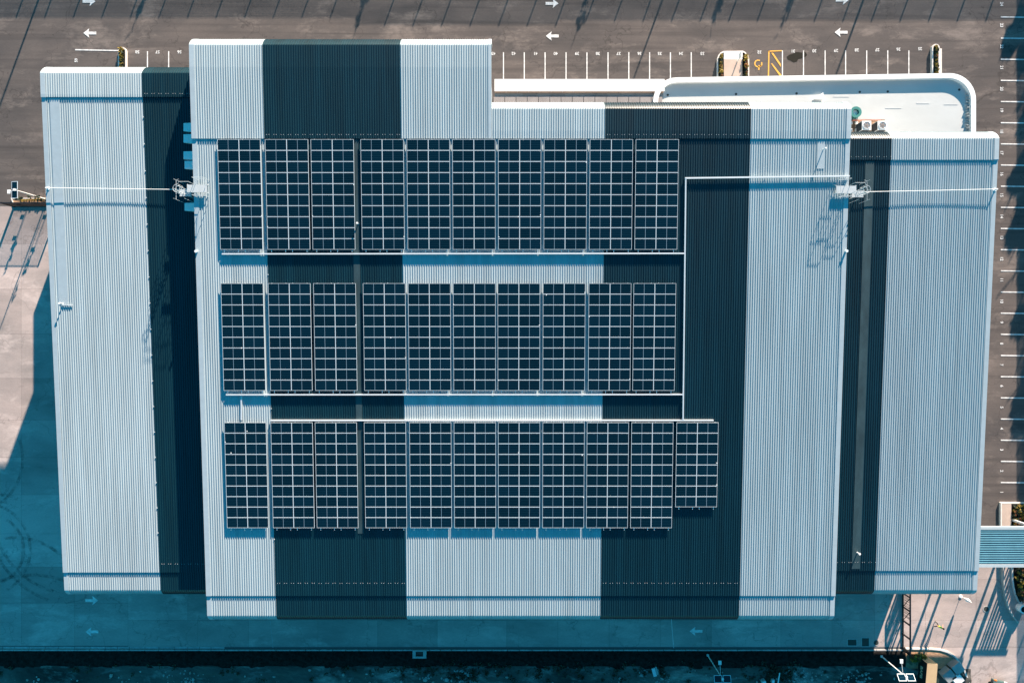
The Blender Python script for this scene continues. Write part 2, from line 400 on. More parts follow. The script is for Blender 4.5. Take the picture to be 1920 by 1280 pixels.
def ragged(x): 
    k = (x+700)/9; i = int(k)%398; f = k-int(k); return 1250.5 + 2.2*(jag[i]*(1-f)+jag[i+1]*f) + (2 if 1000<x<1500 else 0)
mb_ = strip(-600, 1697, lambda x: 1218.6, ragged, 330, lambda t: .06+.15*math.sin(t*math.pi), 0, .03, 8)
struct(mb_.build('mulch_bed', M['mulch']))
dl = MB()
N1, N2 = 230, 34; PP = []
for i in range(N1+1):
    x = -600 + (1820+600)*i/N1; row = []
    for j in range(N2+1):
        t = j/N2; y0 = 1246 if x < 1700 else 1252; y = y0 + (1700-y0)*t**1.6
        p = at(x, y, 0); p.z = .02 + .22*abs(math.sin(x*.021+y*.07)*math.cos(x*.043-y*.031)) + random.uniform(-.03,.05) - (0.1 if j == 0 else 0)
        row.append(p)
    PP.append(row)
for i in range(N1):
    for j in range(N2): dl.quad(PP[i][j], PP[i][j+1], PP[i+1][j+1], PP[i+1][j])
struct(dl.build('dirt_lot', M['dirt']))
rb = MB()
for k in range(700):
    cxp = random.choice((790, 865, 340, 1230, 1500, 1600, random.uniform(0,1700), random.uniform(0,1700)))
    x = random.gauss(cxp, 18) ; y = random.gauss(1272, 12)
    if not 1254 < y < 1330 or x > 1700: continue
    p = at(x, y); r = abs(random.gauss(.06,.07))+.03
    b0 = bmesh.new(); bmesh.ops.create_icosphere(b0, subdivisions=1, radius=r)
    i0 = len(rb.v); sx, sy, sz = (random.uniform(.6,1.3) for _ in range(3))
    for v in b0.verts: rb.v.append((p.x+v.co.x*sx*random.uniform(.8,1.2), p.y+v.co.y*sy, .12+v.co.z*sz*.7))
    for f in b0.faces: rb.f.append(tuple(i0+v.index for v in f.verts)); rb.m.append(0)
    b0.free()
tag(rb.build('rubble', M['rubble']), 'broken stones and rubble scattered over the dirt lot along the bottom edge', 'rubble', kind='stuff')
def scrap(name, x, y, lab, cat, parts):
    t = thing(name, at(x,y,.1), lab, cat, rz=random.uniform(-.3,.3))
    for nm_, args, mm in parts: MB().box(*args).build(nm_, M[mm], t)
scrap('scrap_pole', 1459, 1270, 'white pole lying upright in the picture on the dirt lot near the bottom edge', 'pole', [('pole', (-.06,.06,-.8,.7,.1,.22), 'white'), ('foot', (-.14,.14,-.85,-.75,.05,.25), 'galv')])
scrap('drum', 1429, 1274, 'pale round drum on the dirt lot west of the white pole', 'drum', [('body', (-.22,.22,-.22,.22,.05,.7), 'galv'), ('lid', (-.18,.18,-.18,.18,.7,.74), 'white')])
scrap('drum', 1447, 1273, 'smaller pale drum on the dirt lot right beside the white pole', 'drum', [('body', (-.15,.15,-.2,.2,.05,.5), 'galv'), ('lid', (-.12,.12,-.16,.16,.5,.54), 'white')])
scrap('scrap_bundle', 1228, 1257, 'pale bundle of scrap on the dirt lot in the middle of the bottom edge', 'scrap', [('sheet', (-.35,.05,-.5,.5,.1,.3), 'galv'), ('board', (.08,.3,-.4,.55,.1,.24), 'kerb_g')])
for px_, lab in ((787,'square concrete drain pit in the mulch bed below the middle of the warehouse'),):
    t = thing('drain_pit', at(px_,1223.5), lab, 'drain'); q = MB(); q.ring([(-.82,-.5),(.82,-.5),(.82,.5),(-.82,.5)],[(-.45,-.28),(.45,-.28),(.45,.32),(-.45,.32)],0,.32); q.build('frame', M['kerb_g' if px_ < 1000 else 'manhole'], t); MB().box(-.44,.44,-.27,.31,.0,.16).build('grate', M['manhole'], t)
# weeds over the lot and bed edge
def leaf_clump(mb, c, r, n, h=None, size=.16, m=0):
    c = Vector(c); h = h or r
    for _ in range(n):
        while True:
            d = Vector((random.uniform(-1,1), random.uniform(-1,1), random.uniform(-1,1)))
            if d.length < 1: break
        d = d * (0.55+.45*random.random())
        p = c + Vector((d.x*r, d.y*r, d.z*h)); s = size*random.uniform(.6,1.4)
        u = Vector((random.gauss(0,1),random.gauss(0,1),random.gauss(0,.6))).normalized(); v = u.cross(Vector((random.gauss(0,1),random.gauss(0,1),random.gauss(0,1)))).normalized()
        mb.poly([p-u*s, p+v*s*.45, p+u*s, p-v*s*.45], m)
wd = MB()
for k in range(240):
    x = random.choice((random.gauss(850,50), random.gauss(1450,22), random.uniform(-20,1700), random.uniform(900,1300))); y = random.gauss(1256,10)
    if y < 1235 or x > 1690: continue
    p = at(x,y); leaf_clump(wd, (p.x,p.y,.15), random.uniform(.25,.8), 24, .2, .14)
tag(wd.build('weeds', M['leaf_d']), 'dark weeds growing along the edge between mulch bed and dirt lot', 'weeds', kind='stuff')

# ------------------------------------------------------------------ corrugated roofs
PITCH = 0.2297
def offset_path(path, off):
    out = []
    for i, (y, z) in enumerate(path):
        a = path[max(0,i-1)]; b = path[min(len(path)-1,i+1)]
        ty, tz = b[0]-a[0], b[1]-a[1]; l = math.hypot(ty,tz) or 1
        out.append((y + (tz/l)*-off*-1*(-1) if False else y + (-tz/l)*(-off), z + (ty/l)*(-off)))
    return out
def rib_sheet(name, x0, x1, path, m, parent, rib=.047):
    """path runs north -> south in (Y,Z); ribs stand along its outward normal"""
    up = offset_path(path, rib)
    st = []
    k = math.floor(x0/PITCH)
    st.append((x0,0))
    while k*PITCH < x1:
        c = k*PITCH + PITCH*.5
        for dx, h in ((-.052,0),(-.024,1),(.024,1),(.052,0)):
            X = c+dx
            if x0 < X < x1: st.append((X,h))
        k += 1
    st.append((x1,0))
    mb = MB(); n = len(path)
    for X, h in st:
        pp = up if h else path
        mb.v += [(X, y, z) for y, z in pp]
    for i in range(len(st)-1):
        for j in range(n-1):
            a = i*n+j; mb.f.append((a, a+1, a+n+1, a+n)); mb.m.append(0)
    return mb.build(name, m, parent)
def flat_sheet(name, x0, x1, path, m, parent, off=.06, skirt=.3):
    up = offset_path(path, off); lo = offset_path(path, off-skirt); n = len(path)
    mb = MB()
    for X, pp in ((x0,lo),(x0,up),(x1,up),(x1,lo)): mb.v += [(X,y,z) for y,z in pp]
    for i in range(3):
        for j in range(n-1): a = i*n+j; mb.f.append((a,a+1,a+n+1,a+n)); mb.m.append(0)
    for j in (0, n-1):
        q = (0*n+j, 1*n+j, 2*n+j, 3*n+j); mb.f.append(q if j else q[::-1]); mb.m.append(0)
    return mb.build(name, m, parent)
def path_A(Yn, zf, Ys, r=1.4, off=0.):
    zt = zf(Yn-r)+off; p = [(Yn, zt-r-1.0)]
    R1 = r*1.42; zt = zf(Yn-r)+off; z0 = zt - R1*math.sin(R(64)); p = [(Yn, z0-1.0)]
    for k in range(0, 11):
        a = R(62*k/10); p.append((Yn-R1+R1*math.cos(a), z0+R1*math.sin(a)))
    r = R1*(1-math.cos(R(64)))
    p += [(Yn-r-2, zf(Yn-r-2)+off), (Ys, zf(Ys)+off), (Ys-.005, zf(Ys)+off-.16)]
    return p
def path_B(Yn, zf, Ys, off=-.11): 
    return [(Yn+.4, zf(Yn+.4)+off), ((Yn+Ys)/2, zf((Yn+Ys)/2)+off), (Ys, zf(Ys)+off), (Ys-.005, zf(Ys)+off-.16)]
def path_C(Yn, zf, Ys, off=-.22, r=.72):
    zt = zf(Ys+r)+off; p = [(Yn+.4, zf(Yn+.4)+off), (Ys+r+.1, zf(Ys+r+.1)+off)]
    R1 = r/(1-math.cos(R(64))); z0 = zt - R1*math.sin(R(64))
    for k in range(0, 9):
        a = R(64*(8-k)/8); p.append((Ys+R1-R1*math.cos(a), z0+R1*math.sin(a)))
    p.append((Ys, z0-.6)); return p

wh = thing('warehouse', (0,0,0), 'large warehouse with white and charcoal striped corrugated roofs filling the picture', 'warehouse')
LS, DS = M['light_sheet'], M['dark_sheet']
# main hall boundaries
XW, XE = -30.45, 32.2
XB = -1.95                                     # east side of the northern projection
Yb = on(600, 76, zmain, -1.6).y; Ym = on(1300, 193, zmain, -1.6).y; Y1 = on(900, 260, zmain).y; Y2 = on(900, 1117, zmain).y; Y3 = on(900, 1158.5, zmain, -1.25).y
c1, c2, c3, c4 = -23.55, -10.55, 8.85, 22.7
FL = .45
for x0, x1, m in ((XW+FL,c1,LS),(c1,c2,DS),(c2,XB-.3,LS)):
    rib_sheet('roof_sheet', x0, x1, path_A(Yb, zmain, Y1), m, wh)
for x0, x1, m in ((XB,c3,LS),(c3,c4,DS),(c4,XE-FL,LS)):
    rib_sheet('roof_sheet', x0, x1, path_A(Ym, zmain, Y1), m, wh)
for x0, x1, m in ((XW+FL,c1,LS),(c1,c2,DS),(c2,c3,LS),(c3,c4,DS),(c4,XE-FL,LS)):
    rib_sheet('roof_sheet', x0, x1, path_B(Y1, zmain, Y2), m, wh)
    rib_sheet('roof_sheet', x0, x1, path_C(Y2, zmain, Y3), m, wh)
for x0, x1, p in ((XW,XW+FL,path_A(Yb,zmain,Y1)),(XB-.3,XB,path_A(Yb,zmain,Y1)),(XE-FL,XE,path_A(Ym,zmain,Y1)),
                  (XW,XW+FL,path_B(Y1,zmain,Y2)),(XE-FL,XE,path_B(Y1,zmain,Y2)),(XW,XW+FL,path_C(Y2,zmain,Y3)),(XE-FL,XE,path_C(Y2,zmain,Y3))):
    flat_sheet('edge_flashing', x0, x1, p, M['flash_l'], wh)
# west wing
XL = -46.15; wc = -36.25; YA = on(200,128,zwing,-1.6).y; YS1 = on(200,182,zwing).y; YS2 = on(220,1073,zwing).y; YS3 = on(250,1111.5,zwing,-1.2).y
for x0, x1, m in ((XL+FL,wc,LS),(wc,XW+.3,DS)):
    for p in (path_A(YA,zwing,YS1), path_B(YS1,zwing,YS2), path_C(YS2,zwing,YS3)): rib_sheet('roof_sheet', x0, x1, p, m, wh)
for p in (path_A(YA,zwing,YS1), path_B(YS1,zwing,YS2), path_C(YS2,zwing,YS3)): flat_sheet('edge_flashing', XL, XL+FL, p, M['flash_l'], wh)
# east wing
XR = 47.95; ec = 37.4; EA = on(1750,248,zwing,-1.6).y; ES1 = on(1750,300,zwing).y; ES2 = on(1750,1070,zwing).y; ES3 = on(1750,1111.5,zwing,-1.2).y
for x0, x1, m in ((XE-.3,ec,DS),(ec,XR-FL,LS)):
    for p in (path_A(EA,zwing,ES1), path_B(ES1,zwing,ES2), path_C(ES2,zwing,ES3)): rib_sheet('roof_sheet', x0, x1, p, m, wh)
for p in (path_A(EA,zwing,ES1), path_B(ES1,zwing,ES2), path_C(ES2,zwing,ES3)): flat_sheet('edge_flashing', XR-FL, XR, p, M['flash_l'], wh)
# flat pans laid over the ribs
def pan(x0, x1, ya, yb, zf, off, m, name='roof_pan'):
    flat_sheet(name, x0, x1, [(ya, zf(ya)+off), ((ya+yb)/2, zf((ya+yb)/2)+off), (yb, zf(yb)+off)], m, wh, .05, .06)
pan(-45.35, -44.4, YS1-.1, on(120,570,zwing).y, zwing, -.11, M['flash_l'])
pan(34.9, 35.75, ES1-.1, on(1608,1066,zwing).y, zwing, -.11, M['pan_d'])
pan(-15.25, -14.65, Y1-.1, on(680,1000,zmain).y, zmain, -.11, M['pan_d'])
pa = on(1533,263,zmain); pb = on(1547,316,zmain)
pan(on(1533,290,zmain).x, on(1547,290,zmain).x, pa.y, pb.y, zmain, -.11, M['flash_l'])
# walls
def wall(x0, x1, yn, ys, zf, nm='wall'):
    m = MB(); zn, zs = zf(yn)-.7, zf(ys)-.7
    m.quad((x0,yn,0),(x0,ys,0),(x0,ys,zs),(x0,yn,zn)); m.quad((x1,yn,0),(x1,yn,zn),(x1,ys,zs),(x1,ys,0))
    m.quad((x0,yn,0),(x0,yn,zn),(x1,yn,zn),(x1,yn,0)); m.quad((x0,ys,0),(x1,ys,0),(x1,ys,zs),(x0,ys,zs))
    m.quad((x0,yn,zn),(x0,ys,zs),(x1,ys,zs),(x1,yn,zn)); return m.build(nm, M['wall'], wh)
wall(XW+.25, XE-.25, Ym-1.6, Y3+.9, zmain); wall(XW+.25, XB-.25, Yb-1.6, Ym-1.61, zmain)
wall(XL+.25, XW+.24, YA-1.6, YS3+.9, zwing); wall(XE-.24, XR-.25, EA-1.6, ES3+.9, zwing)
MB().box(-50.1, XL+.2, 12.0, 23.5, 0, 6.0).build('added_shade_box', M['wall'], wh)  # unseen box, added to throw shade on the yard beside the west wing
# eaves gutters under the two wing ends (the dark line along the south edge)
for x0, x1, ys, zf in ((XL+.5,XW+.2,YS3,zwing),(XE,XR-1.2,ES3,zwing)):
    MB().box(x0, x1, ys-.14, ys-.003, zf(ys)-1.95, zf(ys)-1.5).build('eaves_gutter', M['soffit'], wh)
# fixings
fx = MB()
def screws(x0, x1, Y, zf, off, m=None):
    k = 0; x = x0
    while x < x1:
        if k % 3 != 2: fx.box(x-.013, x+.013, Y-.025, Y+.025, zf(Y)+off+.04, zf(Y)+off+.075, bottom=False)
        x += PITCH; k += 1
k0 = lambda x: math.ceil(x/PITCH)*PITCH+PITCH*.5
screws(k0(c1), c2, Y1+.35, zmain, 0); screws(k0(c3), c4, Y1+.35, zmain, 0); screws(k0(wc), XW-.3, YS1+.3, zwing, 0); screws(k0(XE), ec, ES1+.3, zwing, 0)
screws(k0(c1), c2, Y2+1.3, zmain, -.11); screws(k0(c3), c4, Y2+1.3, zmain, -.11); screws(k0(wc), XW-.3, YS2+.9, zwing, -.11); screws(k0(XE), ec, ES2+.9, zwing, -.11)
for k in range(17): 
    for X in (wc, c1): Y = 22-k*2.6; fx.box(X-.02, X+.06, Y, Y+.07, (zwing if X==wc else zmain)(Y)-.08, (zwing if X==wc else zmain)(Y)-.03, bottom=False)
fo = fx.build('roof_fixings', M['galv'], wh); fo['kind'] = 'stuff'
# white hoods on the west wall of the hall, over the wing roof
for y0, y1 in ((231,246),(252,267.5),(284,298.5),(302,316.5),(380.5,395)):
    za = zwing(at(340,y0,15.5).y)+.75
    a = at(350,y0,za); b = at(350,y1,za); xo = at(344 if y0 < 300 else 346, 0, za).x
    m = MB(); x1 = XW+.2
    m.v = [(xo,a.y,za),(x1,a.y,za+.12),(x1,b.y-.12,za+.12),(xo,b.y,za),(xo,a.y,za-.1),(x1,a.y,za-.5),(x1,b.y-.12,za-.5),(xo,b.y,za-.1)]
    m.f = [(3,2,1,0),(0,1,5,4),(1,2,6,5),(2,3,7,6),(3,0,4,7),(4,5,6,7)]; m.m = [0]*6
    m.build('wall_hood', M['white'], wh)

# ------------------------------------------------------------------ solar arrays
PW, PL = 2.045, 1.045
def panel_mesh():
    m = MB(); f = .024; a, b = PW/2-.006, PL/2-.008
    m.box(-a, a, -b, -b+f, 0, .04, 0); m.box(-a, a, b-f, b, 0, .04, 0)
    m.box(-a, -a+f, -b+f, b-f, 0, .04, 0, False); m.box(a-f, a, -b+f, b-f, 0, .04, 0, False)
    m.quad((-a+f,-b+f,.034),(a-f,-b+f,.034),(a-f,b-f,.034),(-a+f,b-f,.034),1)
    m.quad((-.016,-b+f,.0365),(.016,-b+f,.0365),(.016,b-f,.0365),(-.016,b-f,.0365),2)
    return m.mesh('solar_panel', [M['alu'], M['cells'], M['half']])
M['canopy_sheet'] = mat('canopy_sheet', (.10,.27,.35), .45, .0, .1, 1)
M['half'] = mat('half_cell_line', (.20,.29,.35), .4)
pm = panel_mesh()
slope = math.atan(SL)
ri = {}
def rail_mesh(L_):
    if L_ not in ri: ri[L_] = MB().box(-.022,.022,-L_-.24,.02,-.07,-.005).mesh('mounting_rail', M['alu'])
    return ri[L_]
foot = MB().box(-.03,.03,-.03,.03,-.14,-.07).mesh('mounting_foot', M['alu'])
speck = MB().box(-.05,.05,-.04,.04,.03,.05).mesh('white_speck', M['white'])  # small white boxes, scattered at random over the arrays
AH = .19
rows = [
 ('top', 261.5, 468, 10, [407.5,497,582.5,676,762.5,848,934,1020,1106,1192]),
 ('middle', 531, 732, 10, [414,502.5,587.5,680.5,765,849.5,933,1018,1104,1188]),
 ('bottom', 791.5, 989, 10, [420.5,507.5,590.5,682.5,767.5,851,934,1017.5,1100.5,1184,1268.5]),
]
ordn = ['first','second','third','fourth','fifth','sixth','seventh','eighth','ninth','tenth','eleventh']
for nm, yt, yb, nr, lefts in rows:
    for k, xl in enumerate(lefts):
        A = on(xl, yt, zmain, -.11+AH+.05); n = 8 if (nm == 'bottom' and k == 10) else nr
        B = on(xl, yb, zmain, -.11+AH+.05); pl = (A.y-B.y)/math.cos(slope)/nr
        if k == 10: lab = 'short solar array, eight panels long, at the east end of the bottom row'
        elif k == 0: lab = 'solar array at the west end of the %s row, against the white roof strip' % nm
        elif k == len([q for q in lefts if q < 1260])-1 and nm != 'bottom': lab = 'last solar array at the east end of the %s row' % nm
        else: lab = '%s solar array from the west in the %s row, ten panels long' % (ordn[k], nm)
        t = thing('solar_array', A, lab, 'solar array', 'solar arrays on the warehouse roof', rx=slope)
        for i in range(2):
            for j in range(n): 
                o = inst('solar_panel', pm, t, (PW*(i+.5), -pl*(j+.5), 0)); o.scale = (1, pl/PL, 1)
        for fxx in (.09,.42,.58,.92): 
            inst('mounting_rail', rail_mesh(round(pl*n,3)), t, (fxx*2*PW,0,0))
        for _ in range(random.choice((0,1,1,2,3))):
            inst('white_speck', speck, t, (random.choice((.05,2*PW-.05,random.uniform(.1,4))), -pl*random.randint(1,n-1)+random.uniform(-.1,.2), 0), (0,0,random.uniform(0,3)))
# cable trays
def tray(x0, y0, x1, y1, lab, wd=.12, up=.06, hh=.20):
    a = on(x0,y0,zmain,-.11+up); b = on(x1,y1,zmain,-.11+up)
    t = thing('cable_tray', a, lab, 'cable tray', 'cable trays between the solar arrays')
    d = b-a; L_ = d.length; dr = d.normalized(); sd_ = Vector((-dr.y, dr.x, 0)).normalized(); upv = dr.cross(sd_); upv = upv if upv.z > 0 else -upv
    m = MB(); P = [s*sd_*wd/2 + u*upv*hh for s, u in ((-1,0),(1,0),(1,1),(-1,1))]
    i = len(m.v); m.v += [tuple(p) for p in P] + [tuple(p+d) for p in P]
    m.f = [(3,2,1,0),(4,5,6,7),(0,1,5,4),(1,2,6,5),(2,3,7,6),(3,0,4,7)]; m.m = [0]*6
    m.build('tray', M['galv'], t)
    n = max(2, int(L_/1.5)); s = MB()
    for k in range(n+1):
        p = d*(k/n)*.98+dr*.05; s.box(p.x-.02, p.x+.02, p.y-.02, p.y+.02, p.z-up, p.z+.01)
    s.build('support_feet', M['galv'], t); return t
tray(417.5,476.5,1283.5,475.5,'long pale cable tray running below the top row of arrays')
tray(425,739.5,1280,739,'long pale cable tray running below the middle row of arrays')
tray(508,787.5,1337,787.3,'pale cable tray along the upper edge of the bottom row')
tray(1285,334,1280,787,'north to south cable tray on the charcoal band east of the arrays')
tray(1284,334.5,1592,330.5,'cable tray crossing from the arrays to the east edge platform', wd=.14, up=.14, hh=.13)
tray(453,742,453,787,'short cable tray stub between middle and bottom rows at the west end', up=.06, hh=.1)
# vent pipes
def vent(px, py, zf, h, lab, r=.05, cross=False):
    p = on(px, py, zf, -.11); t = thing('roof_vent_pipe', p, lab, 'vent pipe', 'small vent pipes standing on the roofs')
    MB().bar((0,0,-.02),(0,0,h),r,8).build('pipe', M['galv'], t)
    MB().bar((0,0,h),(0,0,h+.06),r*1.9,10).bar((0,0,.0),(0,0,.07),r*2.4,10,r2=r).build('cap', M['white'], t)
    if cross: MB().box(-.03,1.0,-.2,-.12,.05,.12).box(-.02,.02,-.2,0,.05,.1).build('bracket', M['galv'], t)
    return t
vent(118, 569, zwing, .52, 'white capped pipe with side bracket on the west wing roof', .055, True)
vent(672, 420, zmain, .55, 'white capped pipe on the dark strip between the third and fourth top arrays')
vent(1543, 281, zmain, .6, 'slim pipe on the pale rectangular pan near the north-east roof corner', .045)
vent(1607, 1035, zwing, .5, 'white capped pipe on the grey pan at the south end of the east wing', .06)
for x, y, lab in ((369,471.5,'tiny white anchor on the west edge flashing of the hall'),(1586,471,'tiny white anchor on the east edge flashing of the hall')):
    p = on(x,y,zmain,0); t = thing('roof_anchor', p, lab, 'roof anchor'); MB().bar((0,0,-.05),(0,0,.18),.1,10).build('post', M['white'], t); MB().bar((0,0,.18),(0,0,.22),.14,10).build('plate', M['alu'], t)
# life lines
def lifeline(a, b, zf, lab):
    t = thing('safety_line', a, lab, 'safety line', 'safety lines over the wing roofs')
    d = b-a; m = MB(); n = 10
    for k in range(n):
        s0 = -.06*math.sin(math.pi*k/n); s1 = -.06*math.sin(math.pi*(k+1)/n)
        m.bar(d*(k/n)+Vector((0,0,s0)), d*((k+1)/n)+Vector((0,0,s1)), .03, 6, cap=False)
    m.build('cable', M['white'], t)
    for q in (Vector((0,0,0)), d): MB().bar(q+Vector((0,0,-.36)), q+Vector((0,0,.03)), .07, 8).bar(q+Vector((0,0,-.36)), q+Vector((0,0,-.32)), .17, 10).build('post', M['white'], t)
lifeline(on(86,352,zwing,.3), on(346,355.5,zwing,.3), zwing, 'thin white safety line crossing the west wing to the roof platform')
lifeline(on(1870,354.5,zwing,.3), on(1612,360,zwing,.3), zwing, 'thin white safety line crossing the east wing to the roof platform')
# access platforms
def tube_path(mb, pts, r=.02, closed=False):
    pts = [Vector(p) for p in pts]
    for k in range(len(pts)-(0 if closed else 1)): mb.bar(pts[k], pts[(k+1)%len(pts)], r, 6)
def platform(px, py, sgn, lab):
    o = on(px, py, zmain, -.1); t = thing('roof_access_platform', o, lab, 'roof platform', 'roof access platforms on the hall edges')
    # local x grows outwards over the wing
    def X(v): return v*sgn
    def bx(m, x0,x1,y0,y1,z0,z1): x0,x1 = sorted((X(x0),X(x1))); m.box(x0,x1,y0,y1,z0,z1)
    m = MB(); bx(m, -1.2, .7, -.36, .36, .28, .34); m.build('deck', M['rail'], t)
    m = MB()
    for x in (-1.2,-.1,.7):
        for y in (-.4,.4): bx(m, x-.03,x+.03,y-.03,y+.03,0,.28)
    m.build('deck_legs', M['galv'], t)
    m = MB(); bx(m, .8, 1.9, -.52, .12, -.75, -.69); m.build('lower_deck', M['rail'], t)
    for y in (-.82,.82):
        g_ = MB()
        for z in (.85, 1.4): tube_path(g_, [(X(-1.3),y,z),(X(-.25),y,z)])
        for x in (-1.3,-.25): tube_path(g_, [(X(x),y,0.05),(X(x),y,1.4)])
        g_.build('guardrail', M['rail'], t)
    g_ = MB(); 
    for z in (.9,1.4): tube_path(g_, [(X(-1.3),-.82,z),(X(-1.3),.82,z)])
    g_.build('guardrail', M['rail'], t)
    g_ = MB(); tube_path(g_, [(X(.1),.42,.34),(X(.1),.42,1.35),(X(1.0),.42,1.35),(X(1.6),.42,.4),(X(1.6),.42,-.7)]); tube_path(g_, [(X(.1),-.42,.34),(X(.1),-.42,1.35),(X(1.0),-.42,1.35),(X(1.6),-.42,.4),(X(1.6),-.42,-.7)])
    g_.build('handrail', M['rail'], t)
    g_ = MB(); tube_path(g_, [(X(1.95),-.95,-.1),(X(1.95),.9,-.1),(X(1.7),1.0,-.1)]); pass
    for y in (-.95,0,.9): tube_path(g_, [(X(1.95),y,-1.6),(X(1.95),y,.4)])
    tube_path(g_, [(X(.9),-.95,.4),(X(.9),-.95,-1.4)])
    g_.build('outer_rail', M['rail'], t)
    lad = MB()
    for y in (-.25,.25): lad.bar((X(1.35),y-.1,-2.4),(X(1.35),y-.1,.9),.035,6)
    for k in range(10): lad.bar((X(1.35),-.35,-2.3+.3*k),(X(1.35),.15,-2.3+.3*k),.02,5)
    lad.build('ladder', M['galv'], t)
    for z in (-.2, .4, .9):
        h = MB(); pts = [(X(1.35+.42*math.sin(a)), -.1+.38*math.cos(a), z) for a in [math.pi*k/8 for k in range(9)]]; tube_path(h, pts, .025); h.build('ladder_hoop', M['rail'], t)
    return t
platform(1588.5, 357, 1, 'white platform with rails and ladder on the east edge of the hall')
platform(367.5, 355, -1, 'white platform with rails and ladder on the west edge of the hall')

# ------------------------------------------------------------------ north office building
off = thing('office_building', at(1500,200,0), 'low white office with round-cornered parapet and flat roof north of the warehouse', 'office')
off.location = (0,0,0)
ZP = 6.4; ZR = 5.96
def arc(cx, cy, r, a0, a1, n=8): return [(cx+r*math.cos(R(a0+(a1-a0)*k/n)), cy+r*math.sin(R(a0+(a1-a0)*k/n))) for k in range(n+1)]
def outline(ins):
    a = at(1225,147,ZP); b = at(1830,137,ZP); s = at(1830,262,ZP)
    x0, x1, yn1, yn2, ysth = a.x+ins, b.x-ins, at(0,145.5,ZP).y-ins, at(0,137.5,ZP).y-ins, 18.0
    r1, r2 = 2.6-ins*.8, 2.9-ins*.8
    pts = [(x0, ysth)] + [(x0, yn1-r1)] + arc(x0+r1, yn1-r1, r1, 180, 90, 8) + arc(x1-r2, yn2-r2, r2, 90, 0, 10) + [(x1, ysth)]
    return pts
o0, o1 = outline(0), outline(.52)
m = MB(); m.ring(o0, o1, ZR-.1, ZP); m.build('parapet', M['white'], off)
o2 = outline(.02); m = MB(); m.prism(o2, 0, ZR-.12); m.build('wall', M['wall'], off)
m = MB(); m.prism(outline(.5), ZR-.11, ZR); m.build('roof', M['membrane'], off)
for x, y in ((1252,178.5),(1380,176.8),(1493.5,175.5),(1612,172.8),(1664.5,172),(1798.5,168.5)):
    c = at(x,y,ZR); MB().prism(circ(c.x,c.y,.13,14), ZR, ZR+.025).build('roof_drain', M['manhole'], off)
sk = MB()
for k in range(14):
    y = 176+k*5.4; c = at(1808,y,ZR); sk.box(c.x+.1, c.x+.75, c.y-.02, c.y+.02, ZR, ZR+.12+.3*random.random())
so = sk.build('membrane_laps', M['membrane'], off)
for x0,x1,y in ((1562,1592,181.5),(1660,1690,203),(1718,1742,194),(1770,1795,196)):
    a = at(x0,y,ZR); b = at(x1,y,ZR); MB().box(a.x,b.x,a.y-.05,a.y+.05,ZR,ZR+.02).build('membrane_seam', M['membrane'], off)
a = at(1535,182,ZR); MB().prism([(a.x-.7,a.y-.35),(a.x+.3,a.y-.45),(a.x+.3,a.y+.35)], ZR, ZR+.5).build('roof_upstand', M['white'], off)
# lower link roof to the west
a = at(922,148.5,ZP); b = at(1246,172,ZP)
link = thing('link_building', (0,0,0), 'narrow flat-roofed link with wide white parapet between the projection and the office', 'link building')
MB().box(XB+.02, b.x, at(0,171,ZP).y, a.y, ZR-.5, ZP-.012).build('parapet', M['white'], link)
MB().box(XB+.02, b.x-.02, 18.2, a.y-.05, 0, ZR-.51).build('wall', M['wall'], link)
x = XB+.05; k = 0
ya, yb_ = at(0,171.3,ZR).y, at(0,175.3,ZR).y
while x < b.x-.1:
    x2 = min(x+1.25, b.x-.02)
    MB().box(x+.012, x2-.03, yb_, ya, ZR-.5, ZP-.03).build('trim_panel', M['tan_panel'], link)
    MB().box(x-.13, x2-.185, at(0,193,ZR).y-1.5, at(0,183.8,ZR).y, ZR-.5, ZP-.14).build('roof_panel', M['grey_panel'], link)
    x = x2
for k in range(12):
    xx0 = XB+.05+k*1.56; MB().box(xx0+.01, min(xx0+1.55,b.x-.02), at(0,184.2,ZR).y, yb_-.01, ZR-.5, ZP-.38).build('gutter_panel', M['block'], link)
# plant on the office roof
def condenser(px, py, lab):
    zt = ZR+1.55; c = at(px,py,zt); s = .50
    t = thing('air_conditioner', (c.x,c.y,ZR), lab, 'air conditioner', 'air conditioning units on the office roof')
    cas = MB().box(-s,s,-s,s,.12,1.5).build('casing', M['white'], t)
    f = MB()
    for k in range(9): f.box(-s-.02,-s,-s+.06,s-.06,.2+k*.14,.27+k*.14)
    for k in range(9): f.box(-s+.06,s-.06,-s-.02,-s,.2+k*.14,.27+k*.14)
    f.box(-s-.01,-s-.001,-s+.05,s-.05,.18,1.42); f.box(-s+.05,s-.05,-s-.01,-s-.001,.18,1.42)
    f.build('grille', M['soffit'], cas)
    fr = MB(); fr.ring(circ(0,0,.42,20), circ(0,0,.37,20), 1.5, 1.56); fro = fr.build('fan_ring', M['galv'], t)
    fb = MB(); fb.prism(circ(0,0,.09,10),1.5,1.56)
    for k in range(5):
        q = Matrix.Rotation(2*math.pi*k/5,4,'Z'); fb.box(.08,.36,-.09,.09,1.52,1.535, M4=q)
    fb.build('fan', M['grey_panel'], fro)
    MB().box(-s,-s+.1,-s,s,0,.12).box(s-.1,s,-s,s,0,.12).build('feet', M['soffit'], t)
condenser(1625.5, 235, 'white air conditioner with round fan, west one of the two beside the timber platform')
condenser(1655, 235, 'white air conditioner with round fan, east one of the two')
tp = thing('timber_platform', at(1604,236,ZR), 'small brown timber platform with pale pads beside the air conditioners', 'platform')
for k in range(6): MB().box(-1.4,3.2,-.75+k*.24,-.75+k*.24+.2,.05,.12).build('board', M['timber'], tp)
for x in (-.6,0,.6): MB().box(x-.14,x+.14,-.7,-.4,.12,.3).box(x-.14,x+.14,.1,.4,.12,.3).build('pad', M['kerb'], tp)
